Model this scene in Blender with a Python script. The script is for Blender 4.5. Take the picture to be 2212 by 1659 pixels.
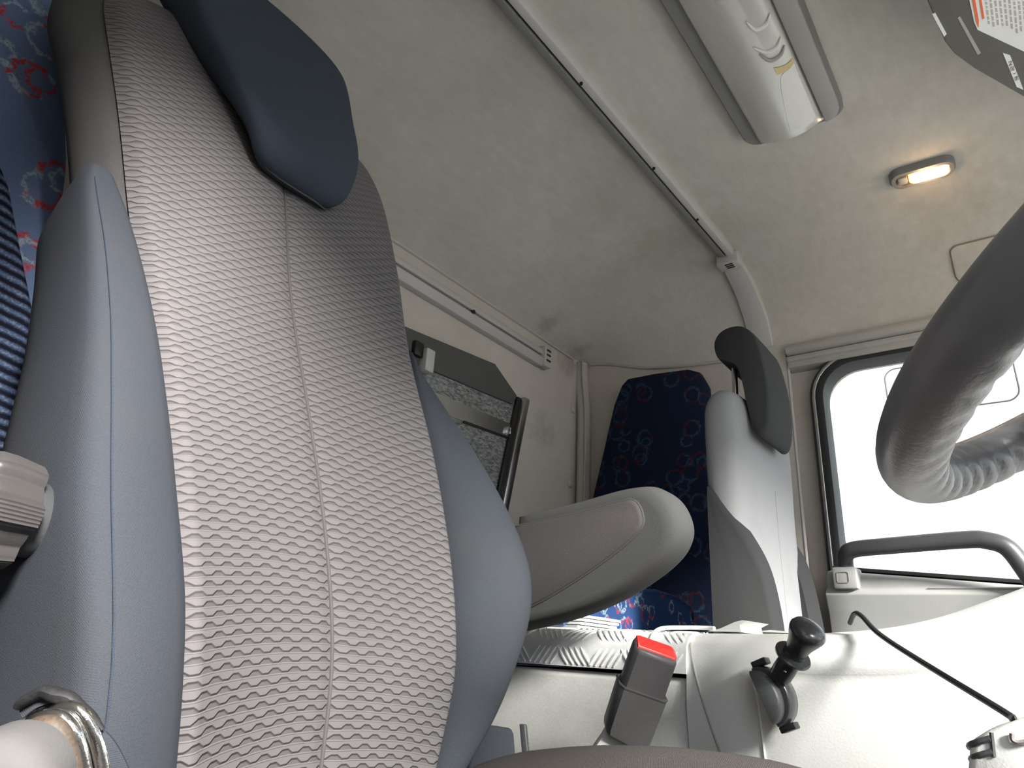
import bpy, bmesh, math, random
from mathutils import Vector, Matrix
random.seed(7)
PI = math.pi
scene = bpy.context.scene
for o in list(bpy.data.objects):
    bpy.data.objects.remove(o)
COL = scene.collection

# ---------------------------------------------------------------- camera
# axes: X towards the windscreen, Y across the cab to the passenger door, Z up; origin = eye of the camera
RX = Vector((0.80150, 0.59520, 0.05666)); RD = Vector((-0.17459, 0.32358, -0.92995)); RF = Vector((-0.57186, 0.73541, 0.36333))
cam_d = bpy.data.cameras.new('camera'); cam = bpy.data.objects.new('camera', cam_d); COL.objects.link(cam)
cam_d.sensor_width = 36; cam_d.lens = 1500 / 2212 * 36; cam_d.clip_start = 0.01; cam_d.clip_end = 200
RX.normalize(); RF = (RF - RX * RF.dot(RX)).normalized(); RU = RX.cross(RF)
cam.matrix_world = Matrix((( RX[0], RU[0], -RF[0], 0), (RX[1], RU[1], -RF[1], 0), (RX[2], RU[2], -RF[2], 0), (0, 0, 0, 1)))
scene.camera = cam
# ---------------------------------------------------------------- world, sun, exposure
w = bpy.data.worlds.new('overcast_sky'); scene.world = w; w.use_nodes = True
bgn = w.node_tree.nodes['Background']; bgn.inputs[0].default_value = (0.88, 0.94, 1.0, 1); bgn.inputs[1].default_value = 1.0
sun_d = bpy.data.lights.new('sun', 'SUN'); sun = bpy.data.objects.new('sun', sun_d); COL.objects.link(sun)
sun_d.energy = 7.6; sun_d.angle = math.radians(14); sun_d.color = (1, 0.96, 0.92)
sun.rotation_euler = Vector((1.0, -.43, .55)).to_track_quat('Z', 'Y').to_euler(); sun.location = (1, -3, 4)
vs = scene.view_settings
vs.view_transform = 'Standard'; vs.look = 'None'; vs.gamma = 1; vs.use_curve_mapping = False; vs.exposure = 1.16

# ---------------------------------------------------------------- materials
class NB:
    def __init__(s, name):
        s.m = bpy.data.materials.new(name); s.m.use_nodes = True
        s.t = s.m.node_tree; s.b = s.t.nodes['Principled BSDF']; s.out = s.t.nodes['Material Output']
    def n(s, kind, **kw):
        x = s.t.nodes.new(kind)
        for k, v in kw.items(): setattr(x, k, v)
        return x
    def put(s, sock, v):
        if isinstance(v, bpy.types.NodeSocket): s.t.links.new(v, sock)
        else: sock.default_value = v
    def math(s, op, a, b=None, c=None):
        x = s.n('ShaderNodeMath', operation=op); s.put(x.inputs[0], a)
        if b is not None: s.put(x.inputs[1], b)
        if c is not None: s.put(x.inputs[2], c)
        return x.outputs[0]
    def mix(s, f, a, b):
        x = s.n('ShaderNodeMix', data_type='RGBA'); s.put(x.inputs[0], f); s.put(x.inputs[6], a); s.put(x.inputs[7], b); return x.outputs[2]
    def coord(s, which='Object'): return s.n('ShaderNodeTexCoord').outputs[which]
    def mapping(s, v, scale=(1, 1, 1), rot=(0, 0, 0), loc=(0, 0, 0)):
        x = s.n('ShaderNodeMapping'); s.put(x.inputs[0], v); x.inputs['Scale'].default_value = scale; x.inputs['Rotation'].default_value = rot; x.inputs['Location'].default_value = loc; return x.outputs[0]
    def noise(s, v, sc, det=3, rough=0.5):
        x = s.n('ShaderNodeTexNoise'); s.put(x.inputs['Vector'], v); x.inputs['Scale'].default_value = sc; x.inputs['Detail'].default_value = det; x.inputs['Roughness'].default_value = rough; return x.outputs[0]
    def ramp(s, v, lo, hi):
        x = s.n('ShaderNodeMapRange'); s.put(x.inputs[0], v); x.inputs[1].default_value = lo; x.inputs[2].default_value = hi; x.clamp = True; return x.outputs[0]
    def bump(s, h, dist=0.001, strength=1.0, base=None):
        x = s.n('ShaderNodeBump'); s.put(x.inputs['Height'], h); x.inputs['Distance'].default_value = dist; x.inputs['Strength'].default_value = strength
        if base is not None: s.put(x.inputs['Normal'], base)
        return x.outputs[0]
    def fin(s, col=None, rough=0.6, metal=0, normal=None, spec=None, sheen=0):
        if col is not None: s.put(s.b.inputs['Base Color'], col if isinstance(col, bpy.types.NodeSocket) else (*col[:3], 1))
        s.put(s.b.inputs['Roughness'], rough); s.put(s.b.inputs['Metallic'], metal)
        if normal is not None: s.put(s.b.inputs['Normal'], normal)
        if spec is not None: s.b.inputs['Specular IOR Level'].default_value = spec
        if sheen: s.b.inputs['Sheen Weight'].default_value = sheen
        return s.m
def C4(c): return (c[0], c[1], c[2], 1)

def felt(name, c1, c2, patch_tone=None, patches=()):
    b = NB(name); v = b.coord(); g = b.noise(v, 900, 2, .7); big = b.noise(v, 5, 4, .6); mid = b.noise(b.mapping(v, (1, .35, 1)), 60, 4, .7)
    f = b.math('ADD', b.math('MULTIPLY', big, .55), b.math('MULTIPLY', mid, .45))
    col = b.mix(b.ramp(f, .35, .65), C4(c1), C4(c2))
    col = b.mix(b.math('MULTIPLY', b.ramp(g, .35, .75), .22), col, C4((c1[0]*.45, c1[1]*.45, c1[2]*.45)))
    for (px, py, pz, r, k, sc) in patches:           # stains and darker patches, each with a place and a ragged outline
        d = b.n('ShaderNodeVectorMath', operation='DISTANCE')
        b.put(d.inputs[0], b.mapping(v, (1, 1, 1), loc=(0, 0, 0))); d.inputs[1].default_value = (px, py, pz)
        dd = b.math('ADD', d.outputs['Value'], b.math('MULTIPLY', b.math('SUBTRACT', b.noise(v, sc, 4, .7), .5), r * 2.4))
        col = b.mix(b.math('MULTIPLY', b.math('SUBTRACT', 1, b.ramp(dd, r * .1, r)), k), col, C4(patch_tone))
    return b.fin(col, .95, 0, b.bump(b.math('ADD', g, b.math('MULTIPLY', mid, .6)), .0012, .5), spec=.15)
M = {}
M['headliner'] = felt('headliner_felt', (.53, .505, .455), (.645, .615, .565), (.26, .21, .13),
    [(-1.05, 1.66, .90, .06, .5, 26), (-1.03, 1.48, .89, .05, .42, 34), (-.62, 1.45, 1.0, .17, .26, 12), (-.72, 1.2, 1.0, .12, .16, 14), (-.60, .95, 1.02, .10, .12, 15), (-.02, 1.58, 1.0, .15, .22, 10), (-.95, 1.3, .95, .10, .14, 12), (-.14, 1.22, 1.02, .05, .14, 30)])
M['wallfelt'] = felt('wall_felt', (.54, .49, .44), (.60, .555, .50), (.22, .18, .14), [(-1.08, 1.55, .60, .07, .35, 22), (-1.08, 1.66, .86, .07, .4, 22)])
def fabric(name, c, var=.25, sc=1400, rough=.9, wear=None):
    b = NB(name); v = b.coord()
    wv = b.n('ShaderNodeTexWave'); b.put(wv.inputs['Vector'], b.mapping(v, rot=(.4, .6, .785))); wv.inputs['Scale'].default_value = 420; wv.inputs['Distortion'].default_value = 1.5
    g = b.noise(v, sc, 2, .7); big = b.noise(v, 9, 3, .6)
    dk = tuple(x * (1 - var) for x in c); lt = tuple(min(1, x * (1 + var)) for x in c)
    col = b.mix(b.ramp(g, .3, .7), C4(dk), C4(lt))
    if wear: col = b.mix(b.math('MULTIPLY', b.ramp(big, .48, .72), .5), col, C4(wear))
    h = b.math('ADD', b.math('MULTIPLY', wv.outputs['Fac'], .22), g)
    return b.fin(col, rough, 0, b.bump(h, .0005, .6), spec=.2)
M['wing'] = fabric('blue_grey_fabric', (.047, .053, .065), .16, wear=(.058, .057, .060))
M['core'] = fabric('grey_side_fabric', (.085, .083, .084), .18, wear=(.055, .055, .057))
M['head'] = fabric('navy_grey_fabric', (.042, .053, .072), .15)
M['cush'] = fabric('dark_taupe_fabric', (.065, .058, .056), .25)
M['pass_light'] = fabric('pale_grey_velour', (.29, .29, .30), .10, wear=(.24, .24, .25))
M['pass_dark'] = fabric('charcoal_fabric', (.034, .035, .036), .15)
M['pass_head'] = fabric('graphite_fabric', (.042, .043, .044), .15)
M['arm'] = fabric('warm_grey_knit', (.068, .062, .063), .20)
M['armrim'] = fabric('armrest_rim_fabric', (.068, .068, .068), .14)

def insert_mat():
    b = NB('ribbed_seat_knit'); uv = b.coord('UV'); sx = b.n('ShaderNodeSeparateXYZ'); b.put(sx.inputs[0], uv)
    u, v = sx.outputs[0], sx.outputs[1]
    v = b.math('ADD', v, b.math('MULTIPLY', b.math('SUBTRACT', b.noise(uv, 9, 2), .5), .006))
    r = b.math('DIVIDE', v, .0064); i = b.math('FLOOR', r); t = b.math('SUBTRACT', r, i)
    odd = b.math('MODULO', b.math('ADD', i, 1000), 2)
    ph = b.math('ADD', b.math('DIVIDE', u, .0180), b.math('MULTIPLY', odd, .5))
    cw = b.math('COSINE', b.math('MULTIPLY', ph, 2 * PI))
    cw = b.math('MINIMUM', b.math('MAXIMUM', b.math('MULTIPLY', cw, 1.5), -1), 1)
    edge = b.math('ADD', .44, b.math('MULTIPLY', cw, .20))
    d = b.math('SUBTRACT', t, edge)
    above = b.ramp(d, -.05, .12)                              # raised scalloped strand above the lens
    dark = b.math('SUBTRACT', 1, b.ramp(b.math('ABSOLUTE', b.math('ADD', d, .04)), .03, .16))
    thread = b.math('SUBTRACT', 1, b.ramp(b.math('ABSOLUTE', b.math('SUBTRACT', t, .10)), .02, .10))
    g = b.noise(uv, 1500, 2, .7)
    col = b.mix(above, (.105, .098, .097, 1), (.155, .144, .147, 1))
    col = b.mix(b.math('MULTIPLY', dark, .75), col, (.050, .046, .050, 1))
    col = b.mix(b.math('MULTIPLY', thread, .55), col, (.25, .235, .235, 1))
    col = b.mix(b.math('MULTIPLY', b.ramp(g, .35, .7), .18), col, (.10, .095, .10, 1))
    h = b.math('ADD', b.math('MULTIPLY', above, 1.0), b.math('MULTIPLY', thread, .35)); h = b.math('SUBTRACT', h, b.math('MULTIPLY', dark, .5))
    return b.fin(col, .8, 0, b.bump(h, .0011, .7), spec=.25)
M['insert'] = insert_mat()

def blue_mat(name, axes, base=(.030, .062, .165), sc=15.0, ringc=(.34, .44, .52, 1), redc=(.50, .055, .065, 1)):
    b = NB(name); v = b.coord(); sx = b.n('ShaderNodeSeparateXYZ'); b.put(sx.inputs[0], v)
    cb = b.n('ShaderNodeCombineXYZ'); b.put(cb.inputs[0], sx.outputs[axes[0]]); b.put(cb.inputs[1], sx.outputs[axes[1]])
    nz = b.n('ShaderNodeTexNoise'); b.put(nz.inputs['Vector'], cb.outputs[0]); nz.inputs['Scale'].default_value = 95; nz.inputs['Detail'].default_value = 3
    wob = b.n('ShaderNodeVectorMath', operation='MULTIPLY_ADD'); b.put(wob.inputs[0], nz.outputs['Color']); wob.inputs[1].default_value = (.020, .020, 0); b.put(wob.inputs[2], cb.outputs[0])
    col = C4(base); g = b.noise(v, 500, 2, .7)
    col = b.mix(b.math('MULTIPLY', b.ramp(g, .3, .7), .5), col, C4(tuple(x * .6 for x in base)))
    for k, (s_, rad, wd, off) in enumerate(((sc, .30, .05, 0), (sc * 1.2, .26, .05, 3.3))):
        vo = b.n('ShaderNodeTexVoronoi', voronoi_dimensions='2D'); b.put(vo.inputs['Vector'], b.mapping(wob.outputs[0], loc=(off, off * .7, 0))); vo.inputs['Scale'].default_value = s_; vo.inputs['Randomness'].default_value = .75
        ring = b.math('SUBTRACT', 1, b.ramp(b.math('ABSOLUTE', b.math('SUBTRACT', vo.outputs['Distance'], rad)), wd * .5, wd * 1.4))
        br = b.ramp(b.noise(cb.outputs[0], 230, 2, .8), .40, .50); ring = b.math('MULTIPLY', ring, br)
        red = b.ramp(b.noise(b.mapping(cb.outputs[0], loc=(7 * k + 2, 1, 0)), 22, 2, .5), .50, .54)
        pick = b.mix(red, ringc, redc)
        cs = b.n('ShaderNodeSeparateColor'); b.put(cs.inputs[0], vo.outputs['Color'])
        keep = b.math('GREATER_THAN', cs.outputs[0], .25 if k == 0 else .5)
        col = b.mix(b.math('MULTIPLY', ring, keep), col, pick)
    return b.fin(col, .9, 0, b.bump(g, .0006, .6), spec=.15)
M['blue_lit_yz'] = blue_mat('blue_ring_fabric_lit_across', (1, 2), (.17, .235, .40), 15)  # same cloth as the side copy; stronger light put into its brighter colour
M['blue_shaded_xz'] = blue_mat('blue_ring_fabric_shaded_side', (0, 2), (.009, .015, .040), 14, (.026, .055, .095, 1), (.055, .012, .018, 1))  # same cloth as the across copy; corner shade put into its darker colour
M['blue_mat'] = blue_mat('blue_ring_pattern_mattress', (1, 2), (.040, .090, .25), 19)
def cord_mat():
    b = NB('navy_corduroy'); v = b.coord(); sx = b.n('ShaderNodeSeparateXYZ'); b.put(sx.inputs[0], v)
    zz = b.math('ADD', b.math('ADD', sx.outputs[2], b.math('MULTIPLY', sx.outputs[1], .15)), b.math('MULTIPLY', b.math('SUBTRACT', b.noise(v, 60, 2), .5), .003))
    s = b.math('SINE', b.math('MULTIPLY', zz, 2 * PI / .0115)); s = b.ramp(s, -.7, .8)
    col = b.mix(s, (.012, .014, .03, 1), (.10, .15, .27, 1)); col = b.mix(b.math('MULTIPLY', b.ramp(b.noise(v, 420, 2), .5, .6), b.math('MULTIPLY', s, .5)), col, (.34, .36, .42, 1))
    return b.fin(col, .9, 0, b.bump(s, .003, .8), spec=.15)
M['cord'] = cord_mat()
def plastic(name, c, rough=.5, var=.06, bumpd=.0002, sc=500, metal=0, spec=.5):
    b = NB(name); v = b.coord(); g = b.noise(v, sc, 2, .6); big = b.noise(v, 14, 4, .65)
    f = b.math('ADD', b.math('MULTIPLY', g, .4), b.math('MULTIPLY', big, .6))
    col = b.mix(b.ramp(f, .35, .65), C4(tuple(x * (1 - var) for x in c)), C4(tuple(min(1, x * (1 + var)) for x in c)))
    return b.fin(col, rough, metal, b.bump(g, bumpd, .6), spec=spec)
M['dash'] = plastic('pale_grey_dash_plastic', (.76, .76, .74), .5, .04)
M['tunnel'] = plastic('grey_tunnel_plastic', (.56, .555, .53), .6, .10)
M['door'] = plastic('light_grey_door_plastic', (.36, .36, .35), .5, .04)
M['trim'] = plastic('beige_grey_trim', (.47, .45, .42), .55, .05)
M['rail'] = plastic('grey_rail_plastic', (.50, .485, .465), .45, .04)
M['railshade'] = plastic('rail_plastic_shaded', (.25, .245, .24), .5, .04)  # darker copy of the rail colour, flank shade put into it
M['dark'] = plastic('dark_grey_plastic', (.055, .057, .060), .42, .12)
M['black'] = plastic('black_plastic', (.012, .012, .013), .4, .1)
M['blackgloss'] = plastic('black_gloss_plastic', (.030, .032, .036), .22, .15)
M['rubber'] = plastic('black_rubber', (.020, .021, .022), .55, .1)
M['knobgrey'] = plastic('warm_grey_plastic', (.060, .056, .055), .35, .05)
M['capgrey'] = plastic('matt_cap_plastic', (.125, .122, .120), .75, .05, spec=.2)
M['buckle'] = plastic('buckle_plastic', (.075, .072, .074), .45, .12)
M['red'] = plastic('red_button_plastic', (.80, .035, .03), .35, .05)
M['lampgrey'] = plastic('lamp_frame_grey', (.36, .35, .33), .45, .05)
M['lampside'] = plastic('lamp_tray_grey', (.20, .195, .185), .5, .05)
M['device'] = plastic('visor_grey_vinyl', (.125, .118, .105), .6, .10)
M['white'] = plastic('white_paper', (.78, .78, .76), .7, .03)
M['paperblue'] = plastic('blue_print', (.08, .14, .42), .6, .05)
M['orange'] = plastic('orange_print', (.75, .16, .06), .6, .05)
M['ink'] = plastic('grey_ink', (.22, .19, .19), .7, .05)
M['ink2'] = plastic('pale_print_ink', (.46, .42, .41), .7, .05)
M['board'] = plastic('dark_board', (.080, .078, .075), .75, .08)
M['steel'] = plastic('brushed_steel', (.55, .54, .52), .28, .08, metal=1)
M['chrome'] = plastic('chrome', (.80, .79, .77), .12, .08, metal=1)
M['alu'] = plastic('aluminium', (.86, .86, .85), .42, .08, .0003, 250, metal=.25)
M['brown'] = plastic('rusty_plastic', (.085, .062, .045), .6, .5)
M['soot'] = plastic('torn_black_cover', (.02, .02, .021), .6, .5)
M['asphalt'] = plastic('asphalt', (.22, .22, .22), .9, .2, .01, 60)
M['floor'] = plastic('rubber_floor', (.06, .06, .06), .8, .15)
def leather():
    b = NB('dark_grey_leather'); v = b.coord(); g = b.noise(v, 380, 3, .6); big = b.noise(v, 18, 3)
    col = b.mix(b.ramp(big, .35, .7), (.145, .145, .157, 1), (.215, .21, .218, 1))
    return b.fin(col, .34, 0, b.bump(g, .0005, .5), spec=.55)
M['leather'] = leather()
def foil():
    b = NB('crinkled_silver_foil'); v = b.coord(); m = b.mapping(v, (1, .35, 1), rot=(.35, 0, 0)); g = b.noise(m, 210, 4, .75)
    col = b.mix(b.ramp(g, .38, .66), (.12, .125, .122, 1), (.50, .52, .51, 1))
    return b.fin(col, .45, .5, b.bump(g, .003, .8))
M['foil'] = foil()
def glass(name, tint=(1, 1, 1), gl=.06, rough=.02):
    b = NB(name); t = b.n('ShaderNodeBsdfTransparent'); t.inputs[0].default_value = C4(tint); g = b.n('ShaderNodeBsdfGlossy'); g.inputs['Roughness'].default_value = rough
    mx = b.n('ShaderNodeMixShader'); mx.inputs[0].default_value = gl; b.t.links.new(t.outputs[0], mx.inputs[1]); b.t.links.new(g.outputs[0], mx.inputs[2]); b.t.links.new(mx.outputs[0], b.out.inputs[0]); return b.m
M['glass'] = glass('window_glass', (.97, .98, .97))
def frosted():
    b = NB('milky_lamp_cover'); b.fin((.60, .59, .54), .3); b.b.inputs['Transmission Weight'].default_value = .25; b.b.inputs['Coat Weight'].default_value = .35; b.b.inputs['Coat Roughness'].default_value = .15; return b.m
M['frost'] = frosted()
M['clear'] = plastic('clear_window_lens', (.74, .72, .69), .08, .03)
M['amber'] = plastic('amber_film', (.62, .50, .24), .3, .05)
def lit():
    b = NB('lit_warm_lens'); v = b.coord('Generated'); sx = b.n('ShaderNodeSeparateXYZ'); b.put(sx.inputs[0], v)
    dx = b.math('ABSOLUTE', b.math('SUBTRACT', sx.outputs[0], .52)); f = b.math('SUBTRACT', 1, b.ramp(dx, .12, .55))
    col = b.mix(f, (1, .42, .13, 1), (1, .80, .50, 1)); b.fin((.9, .8, .6), .4); b.put(b.b.inputs['Emission Color'], col); b.put(b.b.inputs['Emission Strength'], b.math('ADD', .7, b.math('MULTIPLY', f, 2.6))); return b.m
M['lit'] = lit()

# ---------------------------------------------------------------- mesh helpers
def bake(name, bm, mat, parent=None, smooth=True, bevel=0, bseg=2, subs=0, angle=40, doubles=False):
    if doubles: bmesh.ops.remove_doubles(bm, verts=bm.verts, dist=1e-5)
    bmesh.ops.recalc_face_normals(bm, faces=bm.faces)
    root = parent
    off = Vector((0, 0, 0)); p = parent
    while p is not None: off += p.location; p = p.parent
    if parent is None:
        xs = [v.co for v in bm.verts]
        off = Vector([(min(c[i] for c in xs) + max(c[i] for c in xs)) / 2 for i in range(3)]) if name_free else Vector((0, 0, 0))
    me = bpy.data.meshes.new(name)
    for v in bm.verts: v.co -= off
    bm.to_mesh(me); bm.free()
    me.materials.append(mat)
    if smooth:
        for p_ in me.polygons: p_.use_smooth = True
    o = bpy.data.objects.new(name, me); COL.objects.link(o)
    if parent is None: o.location = off
    else: o.parent = parent; o.location = (0, 0, 0)
    if bevel:
        md = o.modifiers.new('bevel', 'BEVEL'); md.width = bevel; md.segments = bseg; md.limit_method = 'ANGLE'; md.angle_limit = math.radians(35); md.harden_normals = False
    if subs:
        md = o.modifiers.new('subdivision', 'SUBSURF'); md.levels = subs; md.render_levels = subs
    if smooth and not subs:
        md = o.modifiers.new('edges', 'EDGE_SPLIT'); md.split_angle = math.radians(angle)
    return o
name_free = False
def tag(o, label, cat, group=None):
    o['label'] = label; o['category'] = cat
    if group: o['group'] = group
    return o
def structure(o, label=None):
    o['kind'] = 'structure'
    if label: o['label'] = label
    return o
def thing(name, loc, label, cat, group=None):
    o = bpy.data.objects.new(name, None); COL.objects.link(o); o.location = loc; o.empty_display_size = .05
    return tag(o, label, cat, group)
def box(bm, lo, hi):
    x0, y0, z0 = lo; x1, y1, z1 = hi
    v = [bm.verts.new(p) for p in ((x0,y0,z0),(x1,y0,z0),(x1,y1,z0),(x0,y1,z0),(x0,y0,z1),(x1,y0,z1),(x1,y1,z1),(x0,y1,z1))]
    for f in ((0,3,2,1),(4,5,6,7),(0,1,5,4),(1,2,6,5),(2,3,7,6),(3,0,4,7)): bm.faces.new([v[i] for i in f])
def obox(bm, c, ax, ay, az, sx, sy, sz):
    c = Vector(c); ax, ay, az = [Vector(a).normalized() for a in (ax, ay, az)]
    v = [bm.verts.new(c + ax * (i * sx / 2) + ay * (j * sy / 2) + az * (k * sz / 2)) for k in (-1, 1) for (i, j) in ((-1,-1),(1,-1),(1,1),(-1,1))]
    for f in ((0,3,2,1),(4,5,6,7),(0,1,5,4),(1,2,6,5),(2,3,7,6),(3,0,4,7)): bm.faces.new([v[i] for i in f])
def rings(bm, rs, close=True, cap=True):
    R = [[bm.verts.new(p) for p in r] for r in rs]; n = len(R[0])
    for a, b_ in zip(R, R[1:]):
        for i in range(n if close else n - 1): bm.faces.new((a[i], a[(i+1) % n], b_[(i+1) % n], b_[i]))
    if cap and close:
        bm.faces.new(R[0][::-1]); bm.faces.new(R[-1])
    return R
def prism(bm, poly, d):                                       # polygon pushed along the vector d
    d = Vector(d); rings(bm, [[Vector(p) for p in poly], [Vector(p) + d for p in poly]])
def frame(t):
    t = Vector(t).normalized(); a = Vector((0, 0, 1)) if abs(t.z) < .9 else Vector((1, 0, 0)); n = t.cross(a).normalized(); return n, t.cross(n).normalized()
def tube(bm, pts, r, seg=12, closed=False, sy=1.0):
    pts = [Vector(p) for p in pts]; N = len(pts); rs = []; n = None
    for i, p in enumerate(pts):
        t = (pts[(i+1) % N] - pts[i-1]) if closed else (pts[min(i+1, N-1)] - pts[max(i-1, 0)]); t.normalize()
        if n is None: n, _ = frame(t)
        n = (n - t * n.dot(t)).normalized(); b_ = t.cross(n); rr = r(i / max(1, N-1)) if callable(r) else r
        rs.append([p + (n * math.cos(2*PI*k/seg) + b_ * math.sin(2*PI*k/seg) * sy) * rr for k in range(seg)])
    if closed:
        R = rings(bm, rs, cap=False); a, b_ = R[-1], R[0]
        for i in range(seg): bm.faces.new((a[i], a[(i+1) % seg], b_[(i+1) % seg], b_[i]))
    else: rings(bm, rs)
def lathe(bm, base, axis, prof, seg=32, squash=1.0):           # profile of (height, radius)
    base = Vector(base); axis = Vector(axis).normalized(); n, b_ = frame(axis)
    rings(bm, [[base + axis * h + (n * math.cos(2*PI*k/seg) + b_ * squash * math.sin(2*PI*k/seg)) * max(r, 1e-4) for k in range(seg)] for h, r in prof])
def interp(tab, x):
    if x <= tab[0][0]: return tab[0][1]
    for (a, fa), (b_, fb) in zip(tab, tab[1:]):
        if x <= b_:
            return fa + (fb - fa) * (x - a) / (b_ - a)
    return tab[-1][1]
def cr(tab, x):                                                # smooth interpolation through a table
    n = len(tab)
    if x <= tab[0][0]: return tab[0][1]
    if x >= tab[-1][0]: return tab[-1][1]
    i = max(k for k in range(n) if tab[k][0] <= x); i = min(i, n-2)
    x0, y0 = tab[i]; x1, y1 = tab[i+1]; h = x1 - x0; t = (x - x0) / h
    m0 = (y1 - tab[i-1][1]) / (x1 - tab[i-1][0]) if i > 0 else (y1 - y0) / h
    m1 = (tab[i+2][1] - y0) / (tab[i+2][0] - x0) if i + 2 < n else (y1 - y0) / h
    return (2*t**3-3*t*t+1)*y0 + (t**3-2*t*t+t)*h*m0 + (-2*t**3+3*t*t)*y1 + (t**3-t*t)*h*m1
def spline(pts, n=8, closed=False):
    pts = [Vector(p) for p in pts]; out = []; N = len(pts)
    for i in range(N if closed else N - 1):
        p0 = pts[i-1] if (i > 0 or closed) else pts[0]; p1 = pts[i]; p2 = pts[(i+1) % N]; p3 = pts[(i+2) % N] if (closed or i + 2 < N) else pts[-1]
        for k in range(n):
            t = k / n; out.append(.5 * ((2*p1) + (p2-p0)*t + (2*p0-5*p1+4*p2-p3)*t*t + (3*p1-p0-3*p2+p3)*t**3))
    if not closed: out.append(pts[-1])
    return out
def rrect(x0, y0, x1, y1, r, n=6):                             # rounded rectangle outline, r = one radius or four (from x0,y0 round)
    rs = r if isinstance(r, (list, tuple)) else [r]*4; out = []
    for (cx, cy, a0), q in zip(((x0, y0, PI), (x1, y0, 1.5*PI), (x1, y1, 0), (x0, y1, .5*PI)), rs):
        ox = cx + (q if cx == x0 else -q); oy = cy + (q if cy == y0 else -q)
        for k in range(n+1):
            a = a0 + k / n * PI / 2; out.append((ox + q * math.cos(a), oy + q * math.sin(a)))
    return out

# ================================================================ THE CAB SHELL
W = 1.75                                                        # inner face of the passenger side
def zr(x):                                                      # ceiling height along the cab
    return 1.02 - .15 * max(0, min(1, (-x - .62) / .46)) ** 1.7
def zs(x): return cr([(-1.08, .876), (-1.0, .866), (-.85, .822), (-.65, .797), (-.46, .79), (1.0, .79)], x)
def zc(x, y):
    s = max(0, min(1, (y - 1.46) / .29)); s2 = max(0, min(1, (-.02 - y) / .12))
    z = zr(x); z -= (z - zs(x)) * (1 - math.sqrt(max(0, 1 - s ** 2.2)))
    return z - .02 * s2
bm = bmesh.new()
XS = [-1.08 + .03 * i for i in range(0, 64)]; YS = [-.14, -.08, -.02] + [.1 + .1 * i for i in range(14)] + [1.42 + .015 * i for i in range(0, 22)] + [1.75]
rings(bm, [[(x, y, zc(x, y)) for y in YS] for x in XS], close=False)
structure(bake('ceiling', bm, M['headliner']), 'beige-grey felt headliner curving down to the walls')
bm = bmesh.new()                                                # outer roof skin, above the headliner
box(bm, (-1.16, -.20, 1.05), (.86, 1.86, 1.08)); structure(bake('trim_8', bm, M['white'], bevel=.01), 'outer roof panel')
bm = bmesh.new(); box(bm, (-1.14, -.16, -.55), (-1.08, 1.82, 1.05)); wr = structure(bake('wall_rear', bm, M['wallfelt']), 'rear wall covered with beige felt')
for (y, z) in ((1.700, .868), (1.698, .709), (1.691, .477), (1.400, .443)):
    bm = bmesh.new(); lathe(bm, (-1.081, y, z), (1, 0, 0), [(0, .011), (.004, .011), (.007, .008), (.0085, .003), (.0085, .0)], 16); bake('snap_button', bm, M['trim'], wr)
# passenger side wall with the window opening
WIN = rrect(-.378, .150, .56, .728, [.05, .05, .09, .085], 8)
def holed(bm, outer, inner, y0, y1):                            # outer: rect x0,z0,x1,z1
    x0, z0, x1, z1 = outer; cx, cz = (x0+x1)/2, (z0+z1)/2
    def push(p):
        dx, dz = p[0]-cx, p[1]-cz; k = min(abs((x1-cx)/dx) if dx else 9e9, abs((z1-cz)/dz) if dz else 9e9); return (cx+dx*k, cz+dz*k)
    ang = sorted(list(inner) , key=lambda p: math.atan2(p[1]-cz, p[0]-cx))
    corners = [(x0,z0),(x1,z0),(x1,z1),(x0,z1)]
    inn = []; out = []
    for i, p in enumerate(ang):
        inn.append(p); out.append(push(p)); q = ang[(i+1) % len(ang)]
        a0 = math.atan2(p[1]-cz, p[0]-cx); a1 = math.atan2(q[1]-cz, q[0]-cx)
        if a1 < a0: a1 += 2*PI
        for c in corners:
            ac = math.atan2(c[1]-cz, c[0]-cx)
            for s in (0, 2*PI):
                if a0 < ac + s < a1:
                    t = (ac+s-a0)/(a1-a0); inn.append((p[0]+(q[0]-p[0])*t, p[1]+(q[1]-p[1])*t)); out.append(c)
    rings(bm, [[(p[0], y0, p[1]) for p in out], [(p[0], y0, p[1]) for p in inn], [(p[0], y1, p[1]) for p in inn], [(p[0], y1, p[1]) for p in out], [(p[0], y0, p[1]) for p in out]], cap=False)
bm = bmesh.new(); holed(bm, (-.46, -.10, .80, .80), WIN, W + .03, W + .08)
box(bm, (-1.14, W, -.55), (-.455, W + .08, 1.05)); box(bm, (-.46, W, .80), (.80, W + .08, 1.05)); box(bm, (-.46, W + .03, -.55), (.8, W + .08, -.10))
structure(bake('wall_passenger', bm, M['wallfelt'], angle=30), 'passenger side wall and pillar covered with beige felt')
bm = bmesh.new(); box(bm, (-1.14, -.20, -.55), (.10, -.15, 1.05)); box(bm, (.10, -.20, -.55), (.80, -.15, -.04)); box(bm, (.10, -.20, .985), (.86, -.13, 1.05)); box(bm, (.74, -.20, .0), (.80, -.15, 1.0))  # unseen; forward stretch and low door panel added to block sky light
structure(bake('wall_driver', bm, M['wallfelt']), 'driver side wall with added light-blocking panels, and door header')
bm = bmesh.new(); box(bm, (-1.14, -.20, -.60), (.86, 1.83, -.55)); structure(bake('floor', bm, M['floor']), 'dark rubber cab floor')
bm = bmesh.new(); box(bm, (.80, -.20, -.55), (.86, 1.83, .02)); box(bm, (.76, -.2, .88), (.86, 1.83, 1.05)); box(bm, (.78, -.2, .0), (.86, -.12, .95)); box(bm, (.78, 1.75, .0), (.86, 1.83, .95))
structure(bake('wall_front', bm, M['trim']), 'windscreen surround')
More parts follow.
